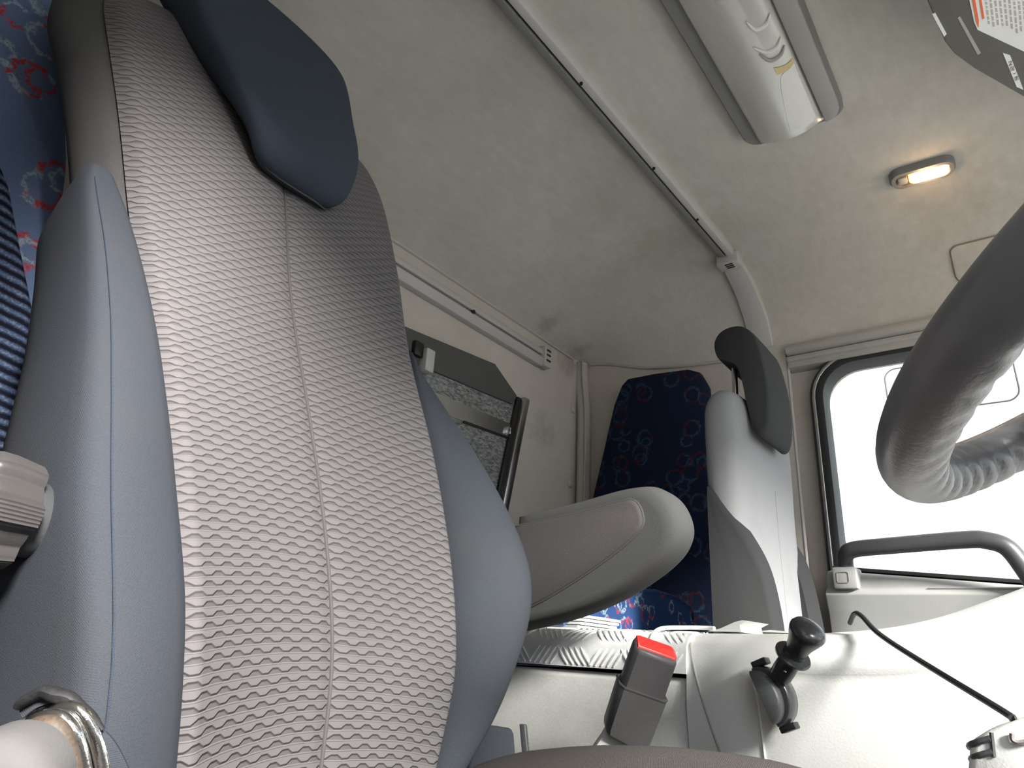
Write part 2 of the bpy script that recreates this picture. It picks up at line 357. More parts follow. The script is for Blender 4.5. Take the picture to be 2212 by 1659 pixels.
bm = bmesh.new(); box(bm, (.815, -.13, .02), (.825, 1.76, .88)); structure(bake('window_2', bm, M['glass'], smooth=False), 'windscreen pane')
# window of the passenger door: pane, rubber seal, bright bead
win = bpy.data.objects.new('window_1', None); COL.objects.link(win); win.location = (.09, W + .04, .2); structure(win, 'passenger door window')
bm = bmesh.new(); box(bm, (-.39, W + .045, .14), (.57, W + .050, .74)); bake('pane', bm, M['glass'], win, smooth=False)
def loopring(bm, loop, off, wdt, y0, y1):                       # band that runs round the outline
    cx = sum(p[0] for p in loop)/len(loop); cz = sum(p[1] for p in loop)/len(loop); N = len(loop); a = []; b_ = []
    for i, p in enumerate(loop):
        t = Vector((loop[(i+1) % N][0]-loop[i-1][0], loop[(i+1) % N][1]-loop[i-1][1])).normalized(); n = Vector((t.y, -t.x))
        if n.dot(Vector((p[0]-cx, p[1]-cz))) < 0: n = -n
        a.append((p[0]+n.x*off, p[1]+n.y*off)); b_.append((p[0]+n.x*(off+wdt), p[1]+n.y*(off+wdt)))
    rings(bm, [[(p[0], y1, p[1]) for p in a], [(p[0], y0, p[1]) for p in a], [(p[0], y0, p[1]) for p in b_], [(p[0], y1, p[1]) for p in b_], [(p[0], y1, p[1]) for p in a]], cap=False)
bm = bmesh.new(); loopring(bm, WIN, -.004, .018, W - .004, W + .06); bake('rubber_seal', bm, M['rubber'], win, bevel=.002)
bm = bmesh.new(); loopring(bm, WIN, .014, .008, W - .006, W + .05); bake('seal_bead', bm, M['steel'], win, bevel=.002)
bm = bmesh.new(); loopring(bm, WIN, .022, .006, W - .003, W + .05); bake('outer_seal', bm, M['rubber'], win, bevel=.001)
# trims
bm = bmesh.new(); rings(bm, [[(x, W + .01, .800), (x, W - .016, .797), (x, W - .022, .785), (x, W - .020, .772), (x, W - .010, .768), (x, W + .01, .768)] for x in (-.45, .76)]); structure(bake('trim_1', bm, M['trim'], bevel=.002), 'upper grey trim strip over the passenger door')
bm = bmesh.new(); rings(bm, [[(x, W + .035, .766), (x, W - .012, .766), (x, W - .014, .752), (x, W - .008, .750), (x, W - .008, .735), (x, W + .035, .733)] for x in (-.45, .76)]); structure(bake('trim_2', bm, M['trim'], bevel=.002), 'lower grey trim strip along the door top')
bm = bmesh.new()                                                # pillar edge between window and side wall
tube(bm, [(-.452, W + .002, z) for z in (-.5, .1, .5, .77)], .004, 8); structure(bake('trim_3', bm, M['trim']), 'door edge piping')
bm = bmesh.new(); tube(bm, [(x, W - .003, zs(x) - .002) for x in [-1.05 + .04*i for i in range(15)]], .005, 8); structure(bake('trim_4', bm, M['trim']), 'piping where headliner meets the side wall')
bm = bmesh.new(); tube(bm, [(-1.076, y, .874) for y in (-.1, .5, 1.0, 1.5, 1.75)], .004, 8); structure(bake('trim_5', bm, M['trim']), 'piping where headliner meets the rear wall')
bm = bmesh.new(); cp = [(-1.075, 1.735, .872), (-1.072, 1.735, .80), (-1.06, 1.730, .72), (-1.055, 1.728, .6), (-1.055, 1.728, .2), (-1.055, 1.728, -.5)]
tube(bm, spline(cp, 6), .021, 12); structure(bake('trim_6', bm, M['wallfelt']), 'felt-covered corner bead of the rear wall')
bm = bmesh.new(); tube(bm, [(p[0] + .018, p[1] - .022, p[2]) for p in spline(cp, 6)], .0035, 8); structure(bake('trim_7', bm, M['trim']), 'corner piping')

# passenger door: inner panel, ledge, grab handle
door = bpy.data.objects.new('door_1', None); COL.objects.link(door); door.location = (.1, 1.7, -.5); structure(door, 'passenger door')
bm = bmesh.new(); N = 24
prof = lambda x: [(W + .03, .222 - .10 * (x + .378)), (W - .02, .220 - .10 * (x + .378)), (1.680, .212 - .10 * (x + .378)), (1.668, .200 - .1 * (x + .378)), (1.662, .176), (1.650, .170), (1.640, .160), (1.655, .120), (1.665, .0), (1.67, -.5), (W + .03, -.5)]
rings(bm, [[(x, y, z) for (y, z) in prof(x)] for x in [-.392 + .05 * i for i in range(N)]]); bake('door_panel', bm, M['door'], door, bevel=.003)
bm = bmesh.new(); rings(bm, [[(x, W + .032, .226 - .10*(x+.378)), (x, 1.700, .226 - .10*(x+.378)), (x, 1.700, .219 - .10*(x+.378)), (x, W + .032, .219 - .10*(x+.378))] for x in (-.385, .76)]); bake('weather_strip', bm, M['rubber'], door, bevel=.001)
hp = [(-.347, 1.655, .195), (-.347, 1.650, .225), (-.341, 1.636, .240), (-.320, 1.628, .250), (-.25, 1.622, .254), (-.12, 1.622, .260), (-.085, 1.622, .257), (-.055, 1.624, .243), (-.035, 1.63, .205), (-.02, 1.64, .16), (-.01, 1.66, .11)]
bm = bmesh.new(); tube(bm, spline(hp, 8), .0185, 16, sy=.9); gh = bake('grab_handle', bm, M['dark'], door)
gh['label'] = 'dark grey grab handle'
bm = bmesh.new(); box(bm, (-.372, 1.632, .170), (-.324, 1.69, .216)); hb = bake('handle_base', bm, M['door'], door, bevel=.005)
bm = bmesh.new()
lp = rrect(-.363, .182, -.340, .204, .004, 4)
tube(bm, [(x, 1.6315, z) for x, z in lp], .0009, 6, closed=True); bake('cap_groove', bm, M['ink'], hb)
bm = bmesh.new(); tube(bm, [(-.20, 1.650, .1715), (-.14, 1.650, .171), (-.02, 1.650, .170)], .0016, 6); bake('ledge_seam', bm, M['ink'], door)

# mirror outside the passenger window
mr = thing('blind_spot_mirror', (-.13, 2.1, .60), 'small rounded outside mirror seen through the passenger window behind the steering wheel', 'mirror')
bm = bmesh.new(); ml = rrect(-.280, .685, .022, .825, .03, 6)
prism(bm, [(x, 2.10, z) for x, z in ml], (0, .01, 0)); bake('mirror_glass', bm, glass('pale_mirror', (.93, .96, .95), .10, .2), mr)
bm = bmesh.new(); tube(bm, [(x, 2.10, z) for x, z in ml], .0022, 8, closed=True); bake('rim', bm, M['ink'], mr)
bm = bmesh.new(); tube(bm, [(-.13, 2.105, .82), (-.13, 2.12, .90), (-.13, 1.84, .97)], .008, 10); bake('bracket', bm, M['dark'], mr)

# ground outside
bm = bmesh.new(); box(bm, (-40, -40, -1.75), (40, 40, -1.70)); structure(bake('ground', bm, M['asphalt'], smooth=False), 'asphalt yard outside')

# ================================================================ CEILING FITTINGS
t = thing('curtain_rail', (-.54, .9, 1.0), 'long grey curtain rail across the middle of the ceiling', 'curtain rail')
def along(p0, p1, sec, n=2):
    p0 = Vector(p0); p1 = Vector(p1); return [[p0.lerp(p1, i/(n-1)) + Vector(s) for s in sec] for i in range(n)]
A0 = (-.560, .10, 1.006); A1 = (-.528, 1.560, 1.006)
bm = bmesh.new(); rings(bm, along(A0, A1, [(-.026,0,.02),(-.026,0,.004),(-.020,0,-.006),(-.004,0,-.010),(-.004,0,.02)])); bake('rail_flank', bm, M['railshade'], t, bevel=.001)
bm = bmesh.new(); rings(bm, along(A0, A1, [(.002,0,.02),(.002,0,-.010),(.016,0,-.008),(.020,0,0),(.020,0,.02)])); bake('rail_body', bm, M['rail'], t, bevel=.001)
bm = bmesh.new(); rings(bm, along(A0, A1, [(-.005,0,.02),(-.005,0,-.002),(.003,0,-.002),(.003,0,.02)])); bake('track_groove', bm, M['black'], t)
for y in (.50, .845, 1.135, 1.36):
    bm = bmesh.new(); lathe(bm, (-.556 + .022*y, y, .998), (0, 0, -1), [(0, .0035), (.0045, .003), (.005, 0)], 10); bake('screw', bm, M['black'], t)
bm = bmesh.new(); box(bm, (-.556, 1.553, .975), (-.500, 1.590, 1.01)); e = bake('end_clip', bm, M['rail'], t, bevel=.003)
for k in range(3):
    bm = bmesh.new(); box(bm, (-.535, 1.556 + k*.009, .9735), (-.515, 1.560 + k*.009, .976)); bake('clip_slot', bm, M['black'], e)
# pillar strip under it, following the curve of the headliner
bm = bmesh.new(); rs = []
for i in range(17):
    y = 1.575 + (1.748 - 1.575) * (i/16) ** .8; x0 = -.557 + .010 * (i/16); x1 = -.503 + .022 * (i/16) ** .8
    z = zc(-.5, y); rs.append([(x0, y + .008, z + .006), (x0 + .003, y - .006, z - .012), (x1 - .003, y - .006, z - .012), (x1, y + .008, z + .006)])
rings(bm, rs); tag(bake('pillar_cover_strip', bm, M['rail'], bevel=.002), 'wide grey plastic strip curving down from the ceiling behind the passenger headrest', 'trim strip')
# second rail, on the rear wall
t = thing('curtain_rail', (-1.06, .9, .80), 'grey curtain rail along the top of the rear wall', 'curtain rail')
bm = bmesh.new(); rings(bm, along((-1.08, .0, .833), (-1.08, 1.500, .833), [(0,0,0),(.016,0,0),(.020,0,-.006),(.020,0,-.020),(0,0,-.020)])); bake('rail_body', bm, M['rail'], t, bevel=.001)
bm = bmesh.new(); rings(bm, along((-1.08, .0, .808), (-1.08, 1.500, .808), [(0,0,0),(.018,0,0),(.024,0,-.008),(.018,0,-.030),(0,0,-.032)])); bake('rail_flank', bm, M['rail'], t, bevel=.001)
bm = bmesh.new(); box(bm, (-1.078, .0, .806), (-1.068, 1.500, .815)); bake('track_groove', bm, M['black'], t)
bm = bmesh.new(); box(bm, (-1.078, 1.50, .778), (-1.052, 1.535, .842)); e = bake('end_clip', bm, M['trim'], t, bevel=.005)
for zz in (.795, .812, .826):
    bm = bmesh.new(); box(bm, (-1.053, 1.508, zz), (-1.050, 1.527, zz + .005)); bake('clip_slot', bm, M['black'], e)
bm = bmesh.new(); lathe(bm, (-1.06, 1.18, .806), (1, 0, 0), [(0, .006), (.008, .005), (.009, 0)], 10); bake('screw', bm, M['black'], t)

# long ceiling lamp
t = thing('ceiling_lamp', (-.25, .85, 1.0), 'long unlit ceiling lamp with milky cover and grey tray', 'ceiling lamp')
bm = bmesh.new(); ol = rrect(-.343, .45, -.156, 1.185, [.02, .02, .022, .03], 6)
z1 = 1.022; rings(bm, [[(x, y, z1) for x, y in ol], [(x, y, 1.000) for x, y in ol], [(x + (.004 if x < -.25 else -.004), y + (.003 if y < .8 else -.003), .994) for x, y in ol]]); bake('tray', bm, M['lampside'], t)
bm = bmesh.new(); rs = []
cxp = [(-.316, .994), (-.312, .984), (-.300, .976), (-.280, .970), (-.262, .9665), (-.245, .9665), (-.228, .970), (-.210, .978), (-.198, .985), (-.194, .994)]
for y, s in ((.47, 0), (.475, .6), (.485, 1), (1.02, 1), (1.150, 1), (1.166, .9), (1.173, .5), (1.176, 0)):
    rs.append([(x, y, .994 + (z - .994) * s) for x, z in cxp])
rings(bm, rs); bake('cover', bm, M['frost'], t)
bm = bmesh.new(); sr = [(-.192, .46), (-.160, .46), (-.160, 1.135), (-.162, 1.152), (-.169, 1.166), (-.180, 1.173), (-.192, 1.175)]; rings(bm, [[(x, y, .995) for x, y in sr], [(x, y, .983) for x, y in sr]]); bake('side_rail', bm, M['lampgrey'], t, bevel=.003)
def lz(x): return interp(cxp, x) - .0008
bm = bmesh.new(); rs = []
for i in range(9):
    q = i / 8; y = .992 + (1.146 - .992) * q; w0 = -.224 - .026 * q ** .7
    rs.append([(w0 + (-.197 - w0) * k / 5, y + .010 * (1 - q) * (1 - k / 5), lz(w0 + (-.197 - w0) * k / 5)) for k in range(6)])
rings(bm, rs, close=False); lens = bake('end_lens', bm, M['clear'], t)
bm = bmesh.new(); rs = []
for q in (0, 1): rs.append([(-.228 + .031 * k / 5, .975 + .012 * math.sin(k / 5 * 2.2) + q * .018 * (1 - .4 * k / 5), lz(-.228 + .031 * k / 5) - .0003) for k in range(6)])
rings(bm, rs, close=False); bake('film_patch', bm, M['amber'], lens)
for k, yy in enumerate((.940, .960, .885)):                      # curled reflector tabs seen through the cover
    bm = bmesh.new(); a = spline([(-.242 + .004*k, yy - .03, .9655), (-.228, yy - .005, .9690), (-.212, yy, .9755), (-.201, yy - .012, .981)], 5)
    tube(bm, a, lambda s: .0008 + .003 * math.sin(PI * s), 8); bake('reflector_tab', bm, M['clear'] if k != 1 else M['lampgrey'], t)

# small lit dome lamp
DL = Vector((-.068, 1.470, 0)); zD = zc(-.07, 1.47)
t = thing('dome_lamp', (DL.x, DL.y, zD), 'small oval dome lamp glowing warm white on the ceiling', 'lamp')
th = math.radians(3); ca, sa = math.cos(th), math.sin(th)
def dl(x, y, z): return (DL.x + x * ca - y * sa, DL.y + x * sa + y * ca, zD - .002 - .12 * max(0, y) - z)
bm = bmesh.new(); o1 = rrect(-.062, -.030, .062, .030, .026, 8); o2 = rrect(-.058, -.026, .058, .026, .022, 8); o3 = rrect(-.050, -.017, .052, .020, .014, 8)
rings(bm, [[dl(x, y, -.012) for x, y in o1], [dl(x, y, .008) for x, y in o1], [dl(x, y, .014) for x, y in o2], [dl(x, y, .014) for x, y in o3], [dl(x, y, .006) for x, y in o3]]); bake('housing', bm, M['lampside'], t)
bm = bmesh.new(); o4 = rrect(-.026, -.015, .050, .018, .010, 6); o5 = rrect(-.022, -.012, .046, .015, .008, 6)
rings(bm, [[dl(x, y, .005) for x, y in o4], [dl(x, y, .013) for x, y in o4], [dl(x, y, .017) for x, y in o5]]); bake('lamp_lens', bm, M['lit'], t)
bm = bmesh.new(); box(bm, (0, 0, 0), (1, 1, 1))
for v in bm.verts: v.co = dl(-.046 + .018 * v.co.x, -.010 + .022 * v.co.y, .006 + .009 * v.co.z)
bake('switch', bm, M['lampgrey'], t, bevel=.002)
pl = bpy.data.lights.new('dome_lamp_bulb', 'POINT'); pl.energy = .12; pl.color = (1, .66, .36); pl.shadow_soft_size = .02
po = bpy.data.objects.new('bulb', pl); COL.objects.link(po); po.parent = t; po.location = (.01, 0, -.035)

# hatch panel low on the side of the headliner, behind the steering wheel
bm = bmesh.new(); hl = rrect(-.052, 0, .12, .095, .018, 6)
def hc(x, s, off): 
    y = 1.735 - .50 * s; z = zc(x, y); return (x, y - off * .8, z - off * .6)
rings(bm, [[hc(x, s, -.004) for x, s in hl], [hc(x, s, .006) for x, s in hl], [hc(.034 + (x-.034)*.94, .0475 + (s-.0475)*.92, .008) for x, s in hl]])
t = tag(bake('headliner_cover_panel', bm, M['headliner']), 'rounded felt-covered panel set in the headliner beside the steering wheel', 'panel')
bm = bmesh.new(); tube(bm, [hc(x, s, .003) for x, s in hl], .0028, 8, closed=True); bake('edge_seal', bm, M['ink'], t)

# sun visor, top right, with warning labels
t = thing('sun_visor', (.12, .9, .86), 'dark grey folded sun visor with white warning labels, top right corner', 'sun visor')
vp = [(-.002, .60), (.004, .86), (.014, .945), (.022, .975), (.042, 1.020), (.10, 1.128), (.24, 1.30), (.40, 1.33), (.40, .60)]
bm = bmesh.new(); rings(bm, [[(x, y, .905) for x, y in vp], [(x, y, .852) for x, y in vp]]); vb = bake('visor_body', bm, M['device'], t, bevel=.004)
for q in ((.06, .72), (.3, 1.1)):
    bm = bmesh.new(); box(bm, (q[0], q[1], .90), (q[0] + .04, q[1] + .04, 1.02)); bake('mount_arm', bm, M['dark'], t, bevel=.004)
def flat(name, poly, z, mat, par, th=.0012):
    bm = bmesh.new(); rings(bm, [[(x, y, z) for x, y in poly], [(x, y, z - th) for x, y in poly]]); return bake(name, bm, mat, par, smooth=False)
flat('edge_label', [(.006, .880), (.0095, .880), (.0175, .927), (.014, .930)], .852, M['white'], vb)
flat('fold_line', [(.033, .905), (.036, .904), (.053, .990), (.049, .992)], .852, M['lampgrey'], vb)
lb = flat('warning_label', [(.049, .800), (.049, .883), (.0505, .925), (.053, .942), (.104, 1.022), (.18, 1.12), (.18, .80)], .852, M['white'], vb); lb['label'] = 'white warning label with red border and small print'
flat('red_border', [(.0505, .80), (.0535, .80), (.056, .925), (.0545, .938), (.0525, .925)], .8508, M['orange'], lb, .0008)
flat('red_column', [(.0590, .85), (.0612, .85), (.0625, .925), (.0600, .925)], .8508, M['orange'], lb, .0008)
flat('red_top_line', [(.079, .875), (.081, .871), (.14, .93), (.14, .936)], .8508, M['orange'], lb, .0008)
rnd = random.Random(3)
for k in range(13):                                             # rows of small print, word by word
    x0 = .0655 + .0050 * k; y = .845 + .0045 * k
    while True:
        L_ = rnd.uniform(.004, .011); yl = .932 + 1.28 * (x0 - .058)
        if y + L_ > yl: break
        flat('print_line', [(x0, y), (x0 + .0022, y + .0015), (x0 + .0022, y + .0015 + L_), (x0, y + L_)], .8508, M['ink2'], lb, .0004)
        y += L_ + .003
lb2 = flat('number_label', [(.0785, 1.008), (.0865, 1.018), (.0985, 1.104), (.0905, 1.092)], .852, M['white'], vb); lb2['label'] = 'narrow white sticker'
for k, gl in enumerate(('R', '2', '1', 'E')):
    u = .24 + .15 * k; cx = .0785 + .0125 * u + .0042; cy = 1.008 + .084 * u + .006
    segs = {'R': [(0,0,0,4),(0,4,2,4),(2,4,2,2),(0,2,2,2),(1,2,2,0)], '2': [(0,4,2,4),(2,4,2,2),(2,2,0,2),(0,2,0,0),(0,0,2,0)], '1': [(1,0,1,4)], 'E': [(0,0,0,4),(0,4,2,4),(0,2,2,2),(0,0,2,0)]}[gl]
    bm = bmesh.new()
    for a in segs:
        P = [Vector((cx + (a[i*2+1] - 2) * .0009, cy + (a[i*2] - 1) * .0042, .8505)) for i in (0, 1)]; dr = (P[1]-P[0]); obox(bm, (P[0]+P[1])/2, dr, dr.cross(Vector((0,0,1))), (0,0,1), dr.length + .0006, .0007, .0006)
    bake('print_mark', bm, M['ink'], lb2, smooth=False)

# ================================================================ REAR WALL FITTING
t = thing('rear_window_cover', (-1.07, 1.2, .45), 'rear wall window covered by crinkled silver foil under a dark board', 'window cover')
bm = bmesh.new(); rings(bm, [[(x, .70, .655), (x, .98, .676), (x, 1.290, .705), (x, 1.392, .650), (x, 1.375, .620), (x, 1.0, .600), (x, .70, .585)] for x in (-1.079, -1.062)]); bake('top_board', bm, M['board'], t, bevel=.002)
bm = bmesh.new(); rings(bm, [[(x, .70, .610), (x, 1.03, .615), (x, 1.395, .637), (x, 1.36, .20), (x, .70, .20)] for x in (-1.078, -1.068)]); bake('foil_panel', bm, M['foil'], t)
bm = bmesh.new(); rings(bm, [[(x, .70, .545), (x, 1.19, .560), (x, 1.385, .566), (x, 1.378, .528), (x, 1.19, .518), (x, .70, .500)] for x in (-1.069, -1.0655)]); bake('tape_band', bm, M['steel'], t)
bm = bmesh.new(); rings(bm, [[(x, 1.19, .520), (x, 1.378, .529), (x, 1.377, .523), (x, 1.19, .513)] for x in (-1.069, -1.0650)]); bake('tape_edge', bm, M['black'], t)
for nm, y0, zt, mt, wd, x1 in (('side_channel', 1.412, .652, 'steel', .026, -1.052), ('channel_groove', 1.392, .648, 'black', .020, -1.060)):
    bm = bmesh.new(); rings(bm, [[(-1.078, y0 + s, z), (x1, y0 + s, z), (x1, y0 + s + wd, z), (-1.078, y0 + s + wd, z)] for z, s in ((.18, -.10), (zt, 0))]); bake(nm, bm, M[mt], t, bevel=.002)
bm = bmesh.new(); box(bm, (-1.064, 1.018, .585), (-1.040, 1.046, .640)); bake('latch_post', bm, M['rail'], t, bevel=.003)
bm = bmesh.new(); box(bm, (-1.064, .990, .615), (-1.050, 1.018, .650)); bake('latch_seat', bm, M['black'], t, bevel=.003)
for yy in (1.355, 1.365):
    bm = bmesh.new(); box(bm, (-1.066, yy, .535), (-1.058, yy + .006, .553)); bake('clip', bm, M['chrome'], t, bevel=.001)

# ================================================================ BLUE UPHOLSTERY
def pillow(bm, poly, d, r=.02, inset=.012):                     # cushion: outline pushed along d with rounded edges
    P = [Vector(p) for p in poly]; d = Vector(d); c = sum(P, Vector()) / len(P)
    def sh(k, s): return [p + (c - p).normalized() * s + d * k for p in P]
    L = d.length; rings(bm, [sh(0, inset), sh(.25 * r / L, inset * .3), sh(r / L, 0), sh(1 - r / L, 0), sh(1 - .3 * r / L, inset * .35), sh(1, inset * 1.4)])
sp = [(-1.085+.03, 1.74, -.06), (-1.055, 1.74, .15), (-.995, 1.74, .446), (-.930, 1.74, .70), (-.905, 1.74, .755), (-.885, 1.74, .772), (-.80, 1.74, .772), (-.70, 1.74, .765), (-.672, 1.74, .752), (-.655, 1.74, .715), (-.650, 1.74, .60), (-.650, 1.74, .1), (-.650, 1.74, -.06)]
bm = bmesh.new(); pillow(bm, sp, (0, -.06, 0), .02, .012); tag(bake('side_cushion', bm, M['blue_shaded_xz'], angle=60), 'tall shaded blue ring-patterned cushion on the side wall behind the passenger seat', 'cushion')
t = thing('rear_cushion', (-.9, .05, -.1), 'upright blue cushion with red and white rings behind the driver seat', 'cushion')
lp = [(-.12, .02), (-.12, .93), (.03, .935), (.075, .90), (.118, .80), (.150, .715), (.185, .64), (.206, .56), (.217, .51), (.224, .46), (.240, .38), (.27, .30), (.27, .1), (.27, .02)]
lp = [(p[0], p[1]) for p in spline([(a, b_, 0) for a, b_ in lp[2:13]], 4)]; lp = [(-.12, .02), (-.12, .93)] + [(p[0], p[1]) for p in lp] + [(.27, .02)]
bm = bmesh.new(); pillow(bm, [(-.95, y, z) for y, z in lp], (.09, 0, 0), .03, .016); bake('cushion_body', bm, M['blue_lit_yz'], t, angle=60)
bm = bmesh.new(); rp = [(-.10, .03), (-.10, .58), (.08, .545), (.135, .50), (.166, .455), (.192, .40), (.225, .33), (.245, .2), (.245, .03)]
pillow(bm, [(-.880, y, z) for y, z in rp], (.026, 0, 0), .01, .006); bake('corduroy_centre', bm, M['cord'], t, angle=60)
# bunk mattress across the cab behind the seats
bm = bmesh.new(); mp = [(.75, .02), (1.478, .02), (1.478, .105), (1.465, .122), (1.40, .136), (1.32, .139), (1.115, .122), (1.0, .115), (.75, .108)]
rs = []
for x, k in ((-.625, 0), (-.620, .7), (-.635, 1), (-.98, 1), (-.99, .6)):
    rs.append([( x, y, .02 + (z - .02) * (1 if k == 1 else (.90 + .08 * k)) ) for y, z in mp])
bk_ = thing('bunk', (-.80, 1.1, -.54), 'low bunk with a blue ring-patterned mattress, seen under the armrest tip', 'bunk')
rings(bm, rs); bake('mattress', bm, M['blue_mat'], bk_, bevel=.006)
bm = bmesh.new(); box(bm, (-1.07, -.12, -.54), (-.62, 1.62, .015)); bake('bunk_frame', bm, M['dark'], bk_, bevel=.006)

# ================================================================ DRIVER SEAT
YC = .363
XC = [(-.20, -.430), (-.08, -.433), (-.02, -.436), (.03, -.448), (.104, -.476), (.192, -.516), (.328, -.580), (.474, -.632), (.60, -.680), (.70, -.730), (.76, -.775)]
HW = [(-.20, .105), (-.10, .122), (-.04, .132), (.0, .136), (.2, .139), (.33, .156), (.477, .180), (.60, .200), (.66, .202), (.70, .190), (.73, .150), (.748, .06)]
EL = [(-.15, .030), (.0, .036), (.1, .016), (.2, .0), (.33, -.010), (.45, -.012), (.6, -.018), (.75, -.03)]
ER = [(-.15, -.004), (.0, .012), (.1, .026), (.2, .034), (.3, .028), (.45, .012), (.6, -.012), (.75, -.03)]
seat = thing('driver_seat', (-.40, YC, -.5), 'large grey driver seat with ribbed knit backrest in the foreground', 'seat')
def ins(dy, z, off=0):
    h = cr(HW, z); u = dy / h; e = cr(EL, z) if dy < 0 else cr(ER, z)
    x = cr(XC, z) + e * abs(u) ** 2.2 - .0035 * math.exp(-(dy / .007) ** 2)
    x += -.012 * max(0, abs(u) - .93) / .07 * 1.0                # tucks in at the seam
    return Vector((x + off, YC + dy, z))
bm = bmesh.new(); uvl = bm.loops.layers.uv.new('UVMap'); NU, NV = 72, 110; G = []; arc = 0; last = None
for j in range(NV + 1):
    z = -.16 + .906 * j / NV; x = cr(XC, z)
    if last: arc += math.hypot(x - last[0], z - last[1])
    last = (x, z); row = []
    for i in range(NU + 1):
        u = -1 + 2 * i / NU; dy = u * cr(HW, z); row.append((bm.verts.new(ins(dy, z, .006)), dy, arc + .012 * u * u))
    G.append(row)
for j in range(NV):
    for i in range(NU):
        q = (G[j][i], G[j][i+1], G[j+1][i+1], G[j+1][i]); f = bm.faces.new([a[0] for a in q])
        for lpp, a in zip(f.loops, q): lpp[uvl].uv = (a[1], a[2])
insert = bake('backrest_insert', bm, M['insert'], seat, angle=180); insert['label'] = 'ribbed taupe knit centre panel'
bm = bmesh.new(); tube(bm, [ins(0, -.16 + .02 * i, .0065) for i in range(44)], .0016, 8); bake('centre_seam', bm, M['insert'], insert)
# core of the backrest, one closed loft
bm = bmesh.new(); rs = []
WO = [(-.17, .11), (-.10, .13), (0, .155), (.1, .16), (.3, .172), (.40, .190), (.48, .206), (.55, .222), (.60, .238), (.66, .238), (.71, .215), (.745, .15), (.765, .04)]
for j in range(48):
    z = -.165 + .93 * j / 47; h = cr(HW, min(z, .748)); wo = max(cr(WO, z), .02); xc = cr(XC, z); T = .115 if z < .60 else .115 - .07 * ((z - .6) / .165) ** 2
    r = [(-h, cr(EL, z) - .004), (-h - (wo-h) * .45, cr(EL, z) - .022), (-wo, -.055), (-wo * 1.0, -T * .75), (-wo * .9, -T), (0, -T - .01), (wo * .9, -T), (wo, -T * .75), (wo, -.055), (h + (wo-h) * .45, -.030), (h, cr(ER, z) - .006), (h * .5, -.004), (0, -.010), (-h * .5, -.004)]
    rs.append([(xc + a[1], YC + a[0], z) for a in r])
rings(bm, rs); bake('backrest', bm, M['core'], seat, subs=1)
# side bolsters
INL = [(-.17, 0), (.26, 0), (.31, .002), (.35, .008), (.375, .016), (.40, .022)]
def bolster(side, prof, mat, zt, zb, T, ridge):
    bm = bmesh.new(); rs = []; n = 40
    for j in range(n + 1):
        z = zb + (zt - zb) * j / n; h = cr(HW, z) - .006 + (cr(INL, z) if side < 0 else 0); w_ = max(cr(prof, z), h + .004); xc = cr(XC, z); e = (cr(EL, z) if side < 0 else cr(ER, z)); rg = cr(ridge, z); k = min(1, (zt - z) / .05) ** .5
        Tz = T * max(k, .12)
        if side < 0:
            dd = w_ - h; r = [(h, e - .010), (h + .003, e + .003), (h + dd * .4, e + rg * .8), (h + dd * .78, e + rg), (w_ - .002, e + rg * .65 * max(k, .3)), (w_, e + rg * .1 - .010), (w_ + .001, -.045 * max(k, .3)), (w_, -Tz * .6), (w_ - .008, -Tz), (h, -Tz)]
        else: r = [(h, e - .010), (h + .004, e + .003), (h + (w_-h) * .25, e + rg * .75), (h + (w_-h) * .55, e + rg), (h + (w_-h) * .80, e + rg * .75), (w_ - .003, e + rg * .25 - .004), (w_, e - .030 * max(k, .2)), (w_ + .002, -Tz * .62), (w_ - .012, -Tz), (h, -Tz)]
        rs.append([(xc + a[1], YC + side * a[0], z) for a in r])
    rings(bm, rs); return bm
RW = [(-.17, .10), (-.13, .125), (-.10, .150), (-.083, .165), (-.053, .188), (-.006, .212), (.04, .238), (.083, .246), (.135, .239), (.19, .220), (.25, .188), (.31, .160), (.40, .165)]
LW = [(-.17, .180), (-.04, .192), (.03, .199), (.09, .201), (.15, .198), (.2, .195), (.28, .195), (.33, .198), (.365, .200), (.385, .198), (.40, .194)]
RRG = [(-.17, .0), (-.05, .02), (.03, .034), (.09, .036), (.2, .012), (.31, .0), (.4, 0)]
LRG = [(-.17, .010), (-.05, .018), (.03, .018), (.1, .022), (.2, .018), (.30, .012), (.36, .004), (.4, 0)]
rb = bake('side_bolster', bolster(1, RW, None, .33, -.165, .11, RRG), M['wing'], seat, subs=1)
lbw = bake('side_bolster', bolster(-1, LW, None, .386, -.165, .150, LRG), M['wing'], seat, subs=1)
def seam_on(side, prof, ridge, frac, z0, z1):
    P = []
    for j in range(24):
        z = z0 + (z1 - z0) * j / 23; h = cr(HW, z) - .006 + (cr(INL, z) if side < 0 else 0); w_ = max(cr(prof, z), h + .004); e = cr(EL, z) if side < 0 else cr(ER, z); P.append((cr(XC, z) + e + cr(ridge, z) * .98, YC + side * (h + (w_ - h) * frac), z))
    return P
bm = bmesh.new(); tube(bm, seam_on(-1, LW, LRG, .80, -.15, .365), .0007, 6); bake('bolster_seam', bm, M['head'], lbw)
